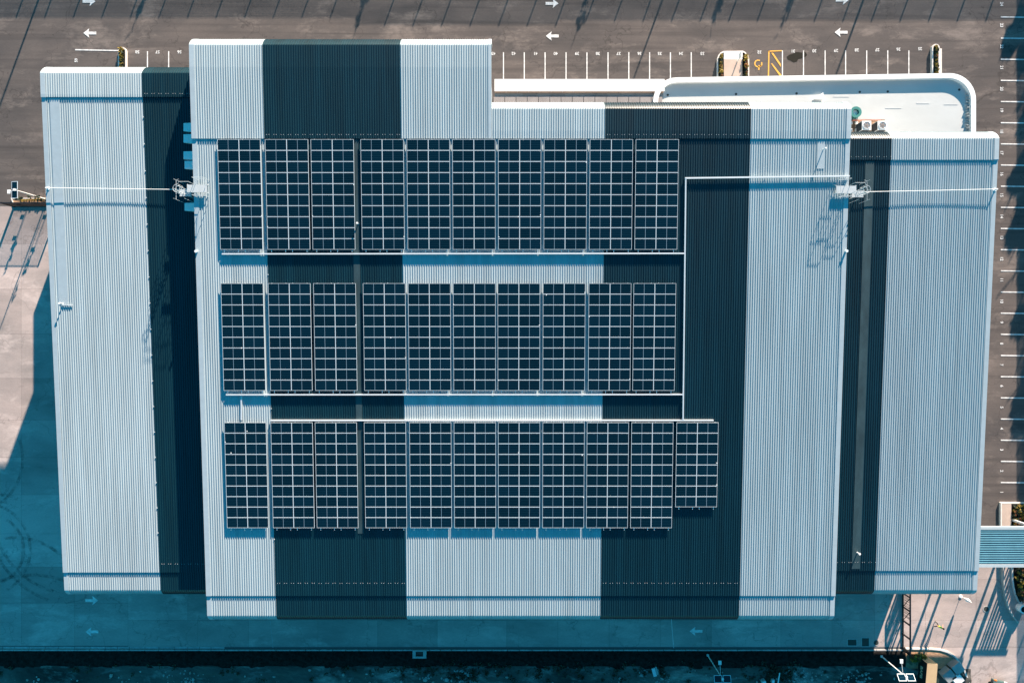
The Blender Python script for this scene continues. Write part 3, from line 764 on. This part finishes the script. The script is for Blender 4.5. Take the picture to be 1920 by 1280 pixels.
cp = thing('copper_pipe_run', at(1600,226,ZR+.6), 'red brown pipe run above the air conditioners', 'pipe'); MB().bar((0,0,0),(3.0,.06,0),.04,6).bar((3.0,.06,0),(3.0,.06,-.6),.04,6).bar((0,0,0),(0,0,-.6),.04,6).build('pipe', M['copper'], cp)
dk = thing('round_duct', at(1601,213,ZR), 'round teal duct ring half hidden by the hall roof corner', 'duct'); q = MB(); q.ring(circ(0,0,.62,24), circ(0,0,.34,24), 0, .5); q.build('duct_ring', M['teal'], dk); MB().prism(circ(0,0,.3,20),0,.25).build('duct_cap', M['white'], dk)

# ------------------------------------------------------------------ planter islands and shrubs
shrub_meshes = []
for s in range(6):
    mb = MB(); leaf_clump(mb, (0,0,.25), .34, 90, .26, .10, 0); leaf_clump(mb, (random.uniform(-.1,.1),random.uniform(-.1,.1),.38), .22, 30, .16, .10, 1)
    shrub_meshes.append(mb.mesh('shrub', [M['leaf_d'] if s % 2 else M['leaf'], M['leaf'] if s % 3 else M['leaf_r']]))
NTH = ['first','second','third','fourth','fifth','sixth','seventh','eighth','ninth','tenth','eleventh','twelfth']
def shrub(p, lab, grp, sc_=1.0):
    o = inst('shrub', random.choice(shrub_meshes), None, (p[0],p[1],.12), (0,0,random.uniform(0,6)), (sc_*random.uniform(.8,1.2),)*3); return tag(o, lab, 'shrub', grp)
def island(name, pts, zk, lab, wk=.15, fill='mulch', cat='planter island'):
    P = [at(x,y) for x,y in pts]; c = sum(P, Vector())/len(P)
    t = thing(name, (c.x,c.y,0), lab, cat); loc = [(p.x-c.x, p.y-c.y) for p in P]
    n = len(loc); inn = []
    area = sum(loc[k][0]*loc[(k+1)%n][1]-loc[(k+1)%n][0]*loc[k][1] for k in range(n)); sg = 1 if area > 0 else -1
    for k in range(n):
        a = Vector(loc[k-1]); b = Vector(loc[k]); d = Vector(loc[(k+1)%n])
        e1 = (b-a).normalized(); e2 = (d-b).normalized(); n1 = Vector((-e1.y,e1.x))*sg; n2 = Vector((-e2.y,e2.x))*sg
        nn = (n1+n2); nn = nn.normalized()/max(.4,math.sqrt((1+n1.dot(n2))/2)); inn.append((b.x+nn.x*wk, b.y+nn.y*wk))
    MB().ring(loc, inn, -.01, zk).build('kerb', M['kerb'], t)
    MB().prism(inn, -.01, zk-.05).build('bed', M[fill], t); return t, c
def bullet(xc, y0, y1, hw):   # rounded north end
    return [(xc-hw,y1)] + [(xc-hw*math.cos(R(a)), y0+hw-hw*math.sin(R(a))) for a in range(0,181,20)] + [(xc+hw,y1)]
island('planter_island', bullet(231,90,150,8), .22, 'narrow round-ended planter with orange shrubs left of the hall projection')
for k in range(6): p = at(230.2,96+k*6.2); shrub(p, 'rusty and yellow shrub, %s from the north in the west narrow planter' % NTH[k], 'shrubs in the west narrow planter', .95)
island('planter_island', bullet(1751.5,85,170,7.2), .35, 'narrow round-ended planter with yellow shrubs near the office corner')
for k in range(9): p = at(1752,91+k*6.0); shrub(p, 'yellow green shrub, %s from the north in the narrow planter by the office corner' % NTH[k], 'shrubs in the narrow planter by the office corner', .95)
MB().box(at(1759.5,0).x, at(1765,0).x, at(0,170).y, at(0,92).y, 0, .1).build('footpath', M['kerb'], struct(thing('side_path', (0,0,0))))
it, ic = island('planter_island', [(1343.5,170),(1343.5,112),(1346,105),(1350,100),(1356,97),(1392,96.5),(1397,99),(1401.5,105),(1404,112),(1404,170)], .16, 'wide planter island with pale path between two strips of shrubs', .16)
for x0,x1,y0,y1,m in ((1356.5,1391,98.5,112.6,'white'),(1356.5,1391,112.8,170,'paving')):
    a = at(x0,y0); b = at(x1,y1); MB().box(a.x-ic.x,b.x-ic.x,b.y-ic.y,a.y-ic.y,0,.165 if m=='paving' else .17).build('path_slab', M[m], it)
for xx, sd2 in ((1350.5,'west'),(1397,'east')):
    for k in range(7): p = at(xx+random.uniform(-1,1),107+k*6); shrub(p, 'small shrub, %s from the north in the %s strip of the wide island' % (NTH[k], sd2), 'shrubs in the %s strip of the wide island' % sd2, .9)
t = thing('sign_post', at(1381.5,116.5), 'slim white post with a small panel on the wide planter island', 'sign'); MB().box(-.05,.05,-.05,.05,.15,1.0).build('post', M['white'], t); MB().box(-.08,.10,-.12,.55,.9,1.75).build('panel', M['white'], t)
# west bed by the gate
t, c = island('planter_bed', [(22,371.5),(120,371.5),(120,387),(27,387)], .17, 'low planting bed behind the black west gate', .12, 'soil', 'planting bed')
for k in range(10): p = at(42+k*5.2,375+random.uniform(-1,2)); shrub(p, 'small orange plant, %s from the west in the bed behind the west gate' % NTH[k], 'plants in the bed behind the west gate', .6)
# east bed
t, c = island('planter_bed', [(1873,940.5),(1990,940.5),(1990,1020),(1873,1020)], .3, 'square bed with pink paved margin at the right edge north of the canopy', .14, 'mulch', 'planting bed')
a = at(1875,943); b = at(1893,1020); MB().box(a.x-c.x,b.x-c.x,b.y-c.y,a.y-c.y,0,.29).build('paved_margin', M['paving'], t)
for k in range(24): p = at(1899+(k//6)*7.5+random.uniform(-1,1),947+(k%6)*8+random.uniform(-1,1)); shrub(p, 'dark shrub above the canopy, column %s from the west, %s from the north' % (('one','two','three','four')[k//6], NTH[k%6]), 'dark shrubs in the bed north of the canopy', 1.0)
# curved island with hedge
t, c = island('planter_island', [(1895,1040),(1896,1085),(1898,1100),(1902,1115),(1908,1128),(1912,1131),(1918,1122),(1928,1095),(1936,1060),(1940,1040)], .18, 'pointed planter island running south from the canopy', .14)
for k in range(12): p = at(1905+random.uniform(-3,5)+ (k%3)*2,1066+k*5); shrub(p, 'dark shrub, %s from the north in the pointed island south of the canopy' % NTH[k], 'shrubs in the pointed island south of the canopy', 1.1)
t = thing('round_planter', at(1911.5,1137.5), 'white round planter with dark soil at the tip of the pointed island', 'planter'); q = MB(); q.ring(circ(0,0,.5,24), circ(0,0,.36,24), 0, .75); q.build('pot', M['white'], t); MB().prism(circ(0,0,.35,20),0,.7).build('soil', M['mulch'], t)
# curved low wall
cw = thing('curved_wall', at(1885,1120), 'low curved concrete wall sweeping south from the canopy', 'low wall'); cc = cw.location
C0 = [(1875.5,1040),(1876,1075),(1878,1100),(1881.5,1120),(1887,1138),(1894,1151),(1901,1160),(1907,1167)]
m = MB(); I = len(C0); wds = [5,5.5,6,6.3,6,5,3.5,.6]
for k,(x,y) in enumerate(C0):
    p = at(x,y)-cc; q = at(x+.35*wds[k],y)-cc
    for z in (0,.42): m.v += [(p.x,p.y,z),(q.x,q.y,z)]
for k in range(I-1):
    a = k*4; b = a+4
    for f in ((a+2,b+2,b+3,a+3),(a,b,b+2,a+2),(a+1,a+3,b+3,b+1)): m.f.append(f); m.m.append(0)
m.build('wall', M['kerb_g'], cw)
# kerb and sandy bed, south east
kpts = [(1697,1216),(1700,1216),(1745,1216.5),(1762,1218),(1775,1222),(1788,1230),(1798,1243),(1806,1257),(1813,1275),(1820,1300),(1826,1360),(1826,1500)]
kc = struct(MB().build('bed_kerb', M['kerb'])) if False else None
m = MB(); off_ = 3.0
for k in range(len(kpts)):
    a = Vector(kpts[max(0,k-1)]); b = Vector(kpts[min(len(kpts)-1,k+1)]); d = (b-a).normalized(); nn = Vector((d.y,-d.x))*1.0
    p = Vector(kpts[k])
    for s in (0, off_):
        q = at(p.x - nn.x*s*-1*(1), p.y - nn.y*s*-1)
        m.v.append((q.x,q.y,.0)); m.v.append((q.x,q.y,.15))
for k in range(len(kpts)-1):
    a = k*4; b = a+4
    for f in ((a+1,a+3,b+3,b+1),(a,a+1,b+1,b),(a+2,b+2,b+3,a+3)): m.f.append(f[::-1]); m.m.append(0)
kb2 = struct(m.build('bed_kerb', M['kerb']))
sb = MB().prism([tuple(at(x,y).xy) for x,y in [(1697,1217.5)]+[(x-2,y+1.5) for x,y in kpts[2:]]+[(1697,1500)]], -.02, .06).build('sandy_bed', M['soil']); struct(sb)
for k in range(9):
    a = at(1701+k*3.3,1223); MB().box(a.x-.07,a.x+.07,a.y-1.1-.15*(k%3),a.y-.2,.05,.22).build('timber_sleeper', M['timber'], sb)
for k in range(12):
    p = at(1708+(k%6)*4, 1227+(k//6)*6); shrub(p, 'low green bush north of the bronze sign, %s row, %s from the west' % (('upper','lower')[k//6], NTH[k%6]), 'bushes beside the bronze sign', 1.1)

# ------------------------------------------------------------------ monument sign
ms = thing('monument_sign', at(1738,1262), 'long bronze topped monument sign with dark face and pale outlined letters', 'sign')
hS = 1.72
base = [(1724,1238.5),(1743.5,1240.5),(1739,1300),(1719,1300)]
zt_ = hS; top = [tuple((at(x,y,0)-ms.location).xy) for x,y in ((1722.5,1230.5),(1741.5,1231.5),(1737,1290),(1717.5,1290))]
MB().prism(top, .06, zt_).build('block', M['tan_block'], ms)
A_ = Vector(top[0]); D_ = Vector(top[3]); dv = (D_-A_); nv = Vector((-abs(dv.y), dv.x)).normalized()*.03 if False else Vector((dv.y, -dv.x)).normalized()*.03
if nv.x > 0: nv = -nv
MB().prism([tuple(A_+nv*.1), tuple(D_+nv*.1), tuple(D_+nv), tuple(A_+nv)], .1, zt_-.01).build('sign_face', M['dark_face'], ms)
ang = math.atan2(dv.y, dv.x)
mid = A_+dv*.38+nv*1.5
tx = text('lettering', 'BAPB', (mid.x, mid.y, .78), .62, 0, 'letter', ms, ext=.01)
tx.rotation_euler = (Matrix(((dv.normalized().x, 0, nv.normalized().x),(dv.normalized().y, 0, nv.normalized().y),(0,1,0)))).to_euler()
MB().box(-.25,.35,-1.55,-1.4,1.72,1.95).build('top_hatch', M['tan_block'], ms)
for x, y, rz, s, lab in ((1786,1245,38,.55,'grey square block on the kerb, northernmost of the three beside the sign'),(1770,1259,38,.58,'grey square block nearest the bronze sign'),(1786,1265,38,.5,'pale block southernmost of the three beside the sign')):
    t = thing('concrete_block', at(x,y), lab, 'block', 'blocks beside the bronze sign', rz=R(rz)); 
    MB().box(-s,s,-s,s,.05,1.0).build('body', M['block' if 'pale' not in lab else 'white'], t); MB().box(-s-.03,s+.03,-s-.03,s+.03,1.0,1.08).build('lid', M['block' if 'pale' not in lab else 'white'], t)

# ------------------------------------------------------------------ gates
def gate_v():
    a = at(1692,1085); b = at(1692,1212.5); h = 1.62
    t = thing('sliding_gate', a, 'tall black lattice gate running south from the east wing to the kerb', 'gate')
    L_ = b.y-a.y
    for z in (.12, h): MB().box(-.07,.07,0,L_,z-.06,z+.06).build('rail', M['black'], t)
    n = 5
    for k in range(n+1): MB().box(-.07,.07,L_*k/n-.08,L_*k/n+.08,.0,h).build('upright', M['black'], t)
    for k in range(3):
        MB().bar((0,L_*k/n,h),(0,L_*(k+1)/n,.12),.04,6).build('brace', M['black'], t)
    m = MB()
    for k in range(60): 
        if k < 32: m.bar((0,L_*(k+.5)/60,.12),(0,L_*(k+.5+random.uniform(-1.2,1.2))/60,h),.028,4)
    m.build('mesh_bars', M['black'], t)
    e = MB(); e.box(-.08,.08,L_-.3,L_,0,h); e.build('end_post', M['black'], t)
gate_v()
def gate_h():
    a = at(27,387.2); b = at(112,387.2); h = 2.15
    t = thing('bar_gate', a, 'black gate of flat bars standing across the yard at the left edge', 'gate')
    L_ = b.x-a.x
    MB().box(-.12,.12,-.1,.1,0,h).build('end_post', M['black'], t); MB().box(L_-.08,L_+.08,-.08,.08,0,h).build('end_post', M['black'], t)
    for z in (.10,2.12): MB().box(.05,L_,-.07,.07,z,z+.014).build('shelf_rail', M['black'], t)
    n = int(L_/.13)
    for k in range(1, n): MB().box(k*.13-.009,k*.13+.009,-.04,.04,.1,h-.03).build('picket', M['black'], t)
gate_h()

# ------------------------------------------------------------------ solar lamp posts
def lamp(px, py, hgt, lab, head, rz):
    c = at(px,py); t = thing('solar_lamp_post', c, lab, 'lamp post', 'solar lamp posts round the warehouse')
    MB().bar((0,0,0),(0,0,hgt),.075,10,r2=.05).build('pole', M['white'], t)
    MB().box(-.22,.22,-.22,.22,0,.08).box(-.12,.12,-.12,.12,.08,.3).build('base_plate', M['galv'], t)
    Q = Matrix.Rotation(rz,4,'Z') @ Matrix.Translation((0,0,hgt))
    for s in (-1,1):
        T = Q @ Matrix.Translation((s*.50,0,.05)) @ Matrix.Rotation(R(head),4,'X')
        f = MB(); f.box(-.44,.44,-.38,.38,0,.03,0,M4=T); f.box(-.39,.39,-.33,.33,.03,.036,1,M4=T); f.build('solar_module', [M['alu'], M['cells']], t)
    e = Q @ Vector((0,1.35,-.9)); ar = MB().bar((0,0,hgt-.6), e, .03, 6).build('arm', M['galv'], t)
    MB().box(e.x-.17,e.x+.17,e.y-.22,e.y+.22,e.z-.05,e.z+.04).build('lamp_head', M['white'], ar)
    MB().box(-.12,.12,-.12,.12,hgt-.02,hgt+.16).build('bracket', M['white'], t)
lamp(88.5,374.5,5.3,'solar lamp post with two stacked panels leaning out beside the west gate',-8,R(90))
lamp(1326,1226,5.9,'solar lamp post in the dark mulch bed, middle of the south edge',-16,0)
lamp(1651,1228,5.3,'solar lamp post at the end of the mulch bed near the black gate',-38,0)

# ------------------------------------------------------------------ canopy at the right edge
ZC = 5.4
ca = thing('canopy', (0,0,0), 'blue ribbed canopy roof at the right edge beside the east wing', 'canopy')
xa = 48.3; xb = at(1971,0,ZC).x; yn = at(0,987,ZC).y; yss = at(0,1063,ZC).y
MB().box(xa,xb,yn-.32,yn,ZC-.35,ZC).build('fascia_beam', M['flash_l'], ca); MB().box(xa,xb,yss,yss+.34,ZC-.35,ZC).build('fascia_beam', M['flash_l'], ca)
n = 15; pit_ = (yn-.36-(yss+.36))/n
for k in range(n):
    y = yss+.36+pit_*k
    m = MB(); m.v = [(xa,y,ZC-.22),(xb,y,ZC-.22),(xb,y+pit_*.30,ZC-.22),(xa,y+pit_*.30,ZC-.22),(xb,y+pit_*.42,ZC-.02),(xa,y+pit_*.42,ZC-.02),(xb,y+pit_*.75,ZC-.02),(xa,y+pit_*.75,ZC-.02),(xb,y+pit_,ZC-.22),(xa,y+pit_,ZC-.22)]
    m.f = [(0,1,2,3),(3,2,4,5),(5,4,6,7),(7,6,8,9)]; m.m = [0]*4
    m.build('roof_rib', M['canopy_sheet'], ca)
for x in (xb-.5, xb-7): 
    for y in (yn-.6,yss+.6): MB().box(x-.12,x+.12,y-.12,y+.12,0,ZC-.36).build('column', M['galv'], ca)
scn = thing('added_shade_screen', at(1884,1047), 'added slatted screen, unseen under the right canopy, for the striped shade', 'screen')  # stand-in caster hidden by the canopy, added for the shade streaks
xx = 0; k = 0
while xx < 4.2:
    wdt = random.choice((.16,.25,.45,.9)); MB().box(xx,xx+wdt,-.05,.05,0,3.45).build('slat', M['galv'], scn); xx += wdt+random.choice((.12,.2,.3)); k += 1
MB().box(0,4.4,-.07,-.051,3.2,3.45).build('top_rail', M['galv'], scn)

# ------------------------------------------------------------------ white parasol and person
t = thing('closed_parasol', at(1801,1117), 'small white closed parasol standing south of the east wing', 'parasol')
MB().bar((0,0,0),(0,0,2.0),.03,6).build('pole', M['white'], t); MB().bar((0,0,0),(0,0,.1),.2,12).build('base', M['white'], t)
MB().bar((0,0,.7),(0,0,1.2),.1,10,r2=.22).bar((0,0,1.2),(0,0,1.85),.22,10,r2=.05).build('cloth', M['white'], t)

def person(px, py, rz):
    t = thing('person', at(px,py), 'person in a hi-vis vest walking across the bright concrete by the gate', 'person', rz=rz)
    J = {'pelvis':(0,0,.92),'spine':(0,.02,1.15),'chest':(0,.04,1.36),'neck':(0,.05,1.50),'head0':(0,.07,1.58),'head1':(0,.08,1.72),
         'shl':(-.19,.04,1.42),'ell':(-.25,-.10,1.15),'hal':(-.23,-.02,.90),'shr':(.19,.04,1.42),'elr':(.25,.12,1.16),'har':(.22,.33,1.00),
         'hil':(-.10,0,.88),'knl':(-.11,.22,.50),'anl':(-.11,.20,.08),'tol':(-.11,.36,.04),'hir':(.10,0,.88),'knr':(.11,-.05,.48),'anr':(.11,-.34,.12),'tor':(.11,-.24,.03)}
    rad = {'pelvis':.15,'spine':.135,'chest':.16,'neck':.06,'head0':.085,'head1':.095,'shl':.075,'ell':.05,'hal':.035,'shr':.075,'elr':.05,'har':.035,'hil':.095,'knl':.065,'anl':.045,'tol':.04,'hir':.095,'knr':.065,'anr':.045,'tor':.04}
    E_ = [('pelvis','spine'),('spine','chest'),('chest','neck'),('neck','head0'),('head0','head1'),('chest','shl'),('shl','ell'),('ell','hal'),('chest','shr'),('shr','elr'),('elr','har'),('pelvis','hil'),('hil','knl'),('knl','anl'),('anl','tol'),('pelvis','hir'),('hir','knr'),('knr','anr'),('anr','tor')]
    # hands: palm plus five fingers
    def hand(n, base, d):
        J[n+'p'] = tuple(Vector(base)+d*.07); rad[n+'p'] = .03; E_.append((n, n+'p'))
        side = d.cross(Vector((0,1,0))).normalized() if abs(d.y) < .9 else Vector((1,0,0))
        for i, l in enumerate((.05,.075,.085,.075,.055)):
            o_ = (i-2)*.02; a = Vector(base)+d*(.075 if i else .03)+side*o_
            J[f'{n}f{i}a'] = tuple(a); J[f'{n}f{i}b'] = tuple(a+d*l+side*(o_*.4)+Vector((0,.01,-.005)))
            rad[f'{n}f{i}a'] = .010; rad[f'{n}f{i}b'] = .008; E_.extend(((n+'p',f'{n}f{i}a'),(f'{n}f{i}a',f'{n}f{i}b')))
    hand('hal', J['hal'], Vector((0,.15,-1)).normalized()); hand('har', J['har'], Vector((0,.8,-.6)).normalized())
    names = list(J); me = bpy.data.meshes.new('body'); me.from_pydata([J[k] for k in names], [(names.index(a),names.index(b)) for a,b in E_], [])
    o = bpy.data.objects.new('body', me); COL.objects.link(o)
    sk = o.modifiers.new('s','SKIN'); sk.use_smooth_shade = True
    for i, k in enumerate(names): me.skin_vertices[0].data[i].radius = (rad[k],rad[k]*(.8 if k in ('chest','pelvis','spine') else 1)); me.skin_vertices[0].data[i].use_root = (k == 'pelvis')
    o.modifiers.new('u','SUBSURF').levels = 1
    dg = bpy.context.evaluated_depsgraph_get(); dg.update(); m2 = bpy.data.meshes.new_from_object(o.evaluated_get(dg)); bpy.data.objects.remove(o)
    m2.materials.clear()
    for k in ('skin','hivis','trousers'): m2.materials.append(M[k])
    for p_ in m2.polygons:
        c_ = p_.center; p_.use_smooth = True
        p_.material_index = 0 if (c_.z > 1.5 or (abs(c_.x) > .17 and c_.z < 1.2 and c_.z > .75)) else (1 if c_.z > .98 else 2)
    inst('body', m2, t)
    hb = bmesh.new(); bmesh.ops.create_icosphere(hb, subdivisions=2, radius=.108); hm = bpy.data.meshes.new('hair'); 
    for v in hb.verts: v.co.z = max(v.co.z*1.0, -.02)
    hb.to_mesh(hm); hb.free(); hm.materials.append(M['trousers']); inst('hair', hm, t, (0,.06,1.70))
    f = MB(); f.box(-.045,-.02,.17,.18,1.655,1.67,0); f.box(.02,.045,.17,.18,1.655,1.67,0); f.box(-.03,.03,.165,.175,1.59,1.60,0); f.build('face_details', M['trousers'], t)
person(1752,1168,R(-35))

# ------------------------------------------------------------------ car at the bottom edge
def car(px, py, rz):
    t = thing('parked_car', at(px,py), 'dark teal car cut off by the bottom edge on the driveway', 'car', rz=rz)
    prof = [(2.1,.35,.78),(2.05,.62,.84),(1.5,.86,.88),(.95,.95,.88),(.35,1.42,.66),(-1.0,1.46,.66),(-1.6,1.02,.84),(-2.05,.92,.84),(-2.1,.4,.8)]
    m = MB(); n = len(prof)
    for y, z, hw in prof: m.v += [(-hw,y,z),(hw,y,z)]
    for k in range(n-1): 
        a = k*2; m.f.append((a,a+1,a+3,a+2)); m.m.append(1 if k in (3,5) else 0)
    i = len(m.v)
    for y, z, hw in prof: m.v += [(-.88,y,.28),(.88,y,.28)]
    for k in range(n-1):
        a = k*2; b = i+k*2
        m.f.append((a,a+2,b+2,b)); m.m.append(0); m.f.append((a+1,b+1,b+3,a+3)); m.m.append(0)
    m.f.append((0,i,i+1,1)); m.m.append(0); m.f.append((2*n-2,2*n-1,i+2*n-1,i+2*n-2)); m.m.append(0)
    o = m.build('body', [M['carpaint'], M['glass']], t)
    for y in (1.35,-1.3):
        for x in (-.8,.8): MB().bar((x-.1,y,.32),(x+.1,y,.32),.32,16).build('wheel', M['rubber'], t)
    for x in (-.62,.62): MB().box(x-.16,x+.16,2.0,2.13,.55,.70).build('headlight', M['orange' if x < 0 else 'white'], t)
    MB().box(-.7,.7,1.2,1.5,.885,.93).build('bonnet_trim', M['white'], t)
    for x in (-.98,.98): MB().box(x-.1,x+.1,.6,.8,.95,1.08).build('wing_mirror', M['carpaint'], t)
car(1861,1303,R(-14))

# ------------------------------------------------------------------ fences, poles and trees beyond the frame whose shade falls into it
def mesh_fence(p0, p1, hts, lab, spacing, slat_pitch=.15, slat_h=.055):
    t = thing('screen_fence', p0, lab, 'fence'); d = p1-p0; L_ = d.length; n = int(L_/spacing)
    u = d.normalized()
    for k in range(n+1):
        q = u*spacing*k; h = hts(k/n); MB().box(q.x-.06,q.x+.06,q.y-.06,q.y+.06,0,h).build('post', M['black'], t)
    m = MB()
    for k in range(n):
        a = u*spacing*k; b = u*spacing*(k+1); h = hts((k+.5)/n)
        z = .2
        while z < h-.05:
            m.v += [(a.x,a.y,z),(b.x,b.y,z),(b.x,b.y,z+slat_h),(a.x,a.y,z+slat_h)]; i = len(m.v)-4; m.f.append((i,i+1,i+2,i+3)); m.m.append(0); z += slat_pitch
    o = m.build('slats', M['black'], t); o['kind'] = 'stuff'; return t
mesh_fence(at(-420,-200), at(2250,-200), lambda f: 4.42 if f < .45 else (4.72 if f < .6 else 4.55), 'tall slatted black fence north of the car park, outside the picture', 3.43, .08, .040)
mesh_fence(at(1995,1200), at(1995,-560), lambda f: 4.6, 'tall slatted black fence east of the car park, outside the picture', 3.43, .08, .062)
def tall_pole(px, py, h, lab, r=.13):
    t = thing('power_pole', at(px,py), lab, 'pole'); MB().bar((0,0,0),(0,0,h),r,8,r2=r*.6).build('pole', M['bark'], t); MB().bar((-.9,0,h-.5),(.9,0,h-.5),.06,6).build('crossarm', M['bark'], t)
tall_pole(147,-205,13,'tall pole behind the north fence, westernmost'); tall_pole(1319,-210,10.2,'tall pole behind the north fence, middle'); tall_pole(1694,-205,8.6,'tall pole behind the north fence, easternmost', .16)
def slim_tree(px, py, h, lab, crown=.8, n=160, leafs=.22, trunk=.07, c0=.45, elong=None):
    t = thing('tree', at(px,py), lab, 'tree'); m = MB(); m.bar((0,0,0),(0,0,h*.95),trunk,6,r2=trunk*.4)
    for k in range(7):
        z = h*(c0+.5*k/7); a = random.uniform(0,6.3); m.bar((0,0,z),(crown*.7*math.cos(a),crown*.7*math.sin(a),z+crown*.5),trunk*.35,4)
    m.build('trunk', M['bark'], t); f = MB()
    zc = h*(c0+1)/2; hh = h*(1-c0)/2
    for k in range(9):
        a = random.uniform(0,6.3); r = random.uniform(0,.75)*crown; z = zc+random.uniform(-1,1)*hh*.8
        leaf_clump(f, (r*math.cos(a), r*math.sin(a), z), crown*.42, n//9, hh*.3, leafs)
    f.build('crown', M['leaf_d'], t); return t
for px, h, lb in ((345,5.3,'slim tree behind the north fence, first from the west'),(765,5.2,'slim tree behind the north fence, second from the west'),(1180,5.3,'slim tree behind the north fence, third from the west'),(1430,5.1,'slim tree behind the north fence, fourth from the west'),(1560,5.0,'slim tree behind the north fence, fifth from the west')):
    slim_tree(px, -212, h, lb, .55, 110, .18, .08, .62)
for k, (px, py, h, cr) in enumerate(((2072,-330,8.5,2.6),(2076,-190,7.5,2.4),(2060,-60,8.0,2.3),(2066,40,7.0,2.4),(2046,145,7.6,2.2),(2052,275,7.2,2.4),(2046,400,7.6,2.3),(2052,520,7.4,2.4),(2050,640,7.2,2.3),(2080,-125,7.4,2.4),(2056,80,7.6,2.4))):
    slim_tree(px, py, h, '%s broad tree from the north behind the east fence' % ordn[k], cr*1.08, 3400, .34, .16, .45)
# small things in the west bed that throw the thin shadows over the yard
for px, h, lb in ((51,1.35,'little two-legged sign in the west bed, farther from the building'),(93,1.75,'little two-legged sign in the west bed, nearer to the building')):
    t = thing('bed_sign', at(px,381), lb, 'sign', 'little signs in the west bed')
    for x in (-.22,.22): MB().box(x-.02,x+.02,-.02,.02,.1,h).build('leg', M['black'], t)
    for z in (.42,h-.18): MB().box(-.24,.24,-.015,.015,z,z+.16).build('board', M['black'], t)
slim_tree(57,379,2.6,'young tree in the west bed behind the gate, farther from the building',.30,110,.12,.03,.55)
slim_tree(96,378,2.7,'young tree in the west bed behind the gate, middle one',.38,90,.12,.03,.55)
slim_tree(90,380,3.6,'young tall tree in the west bed behind the gate, nearest the building',.2,60,.10,.025,.8)
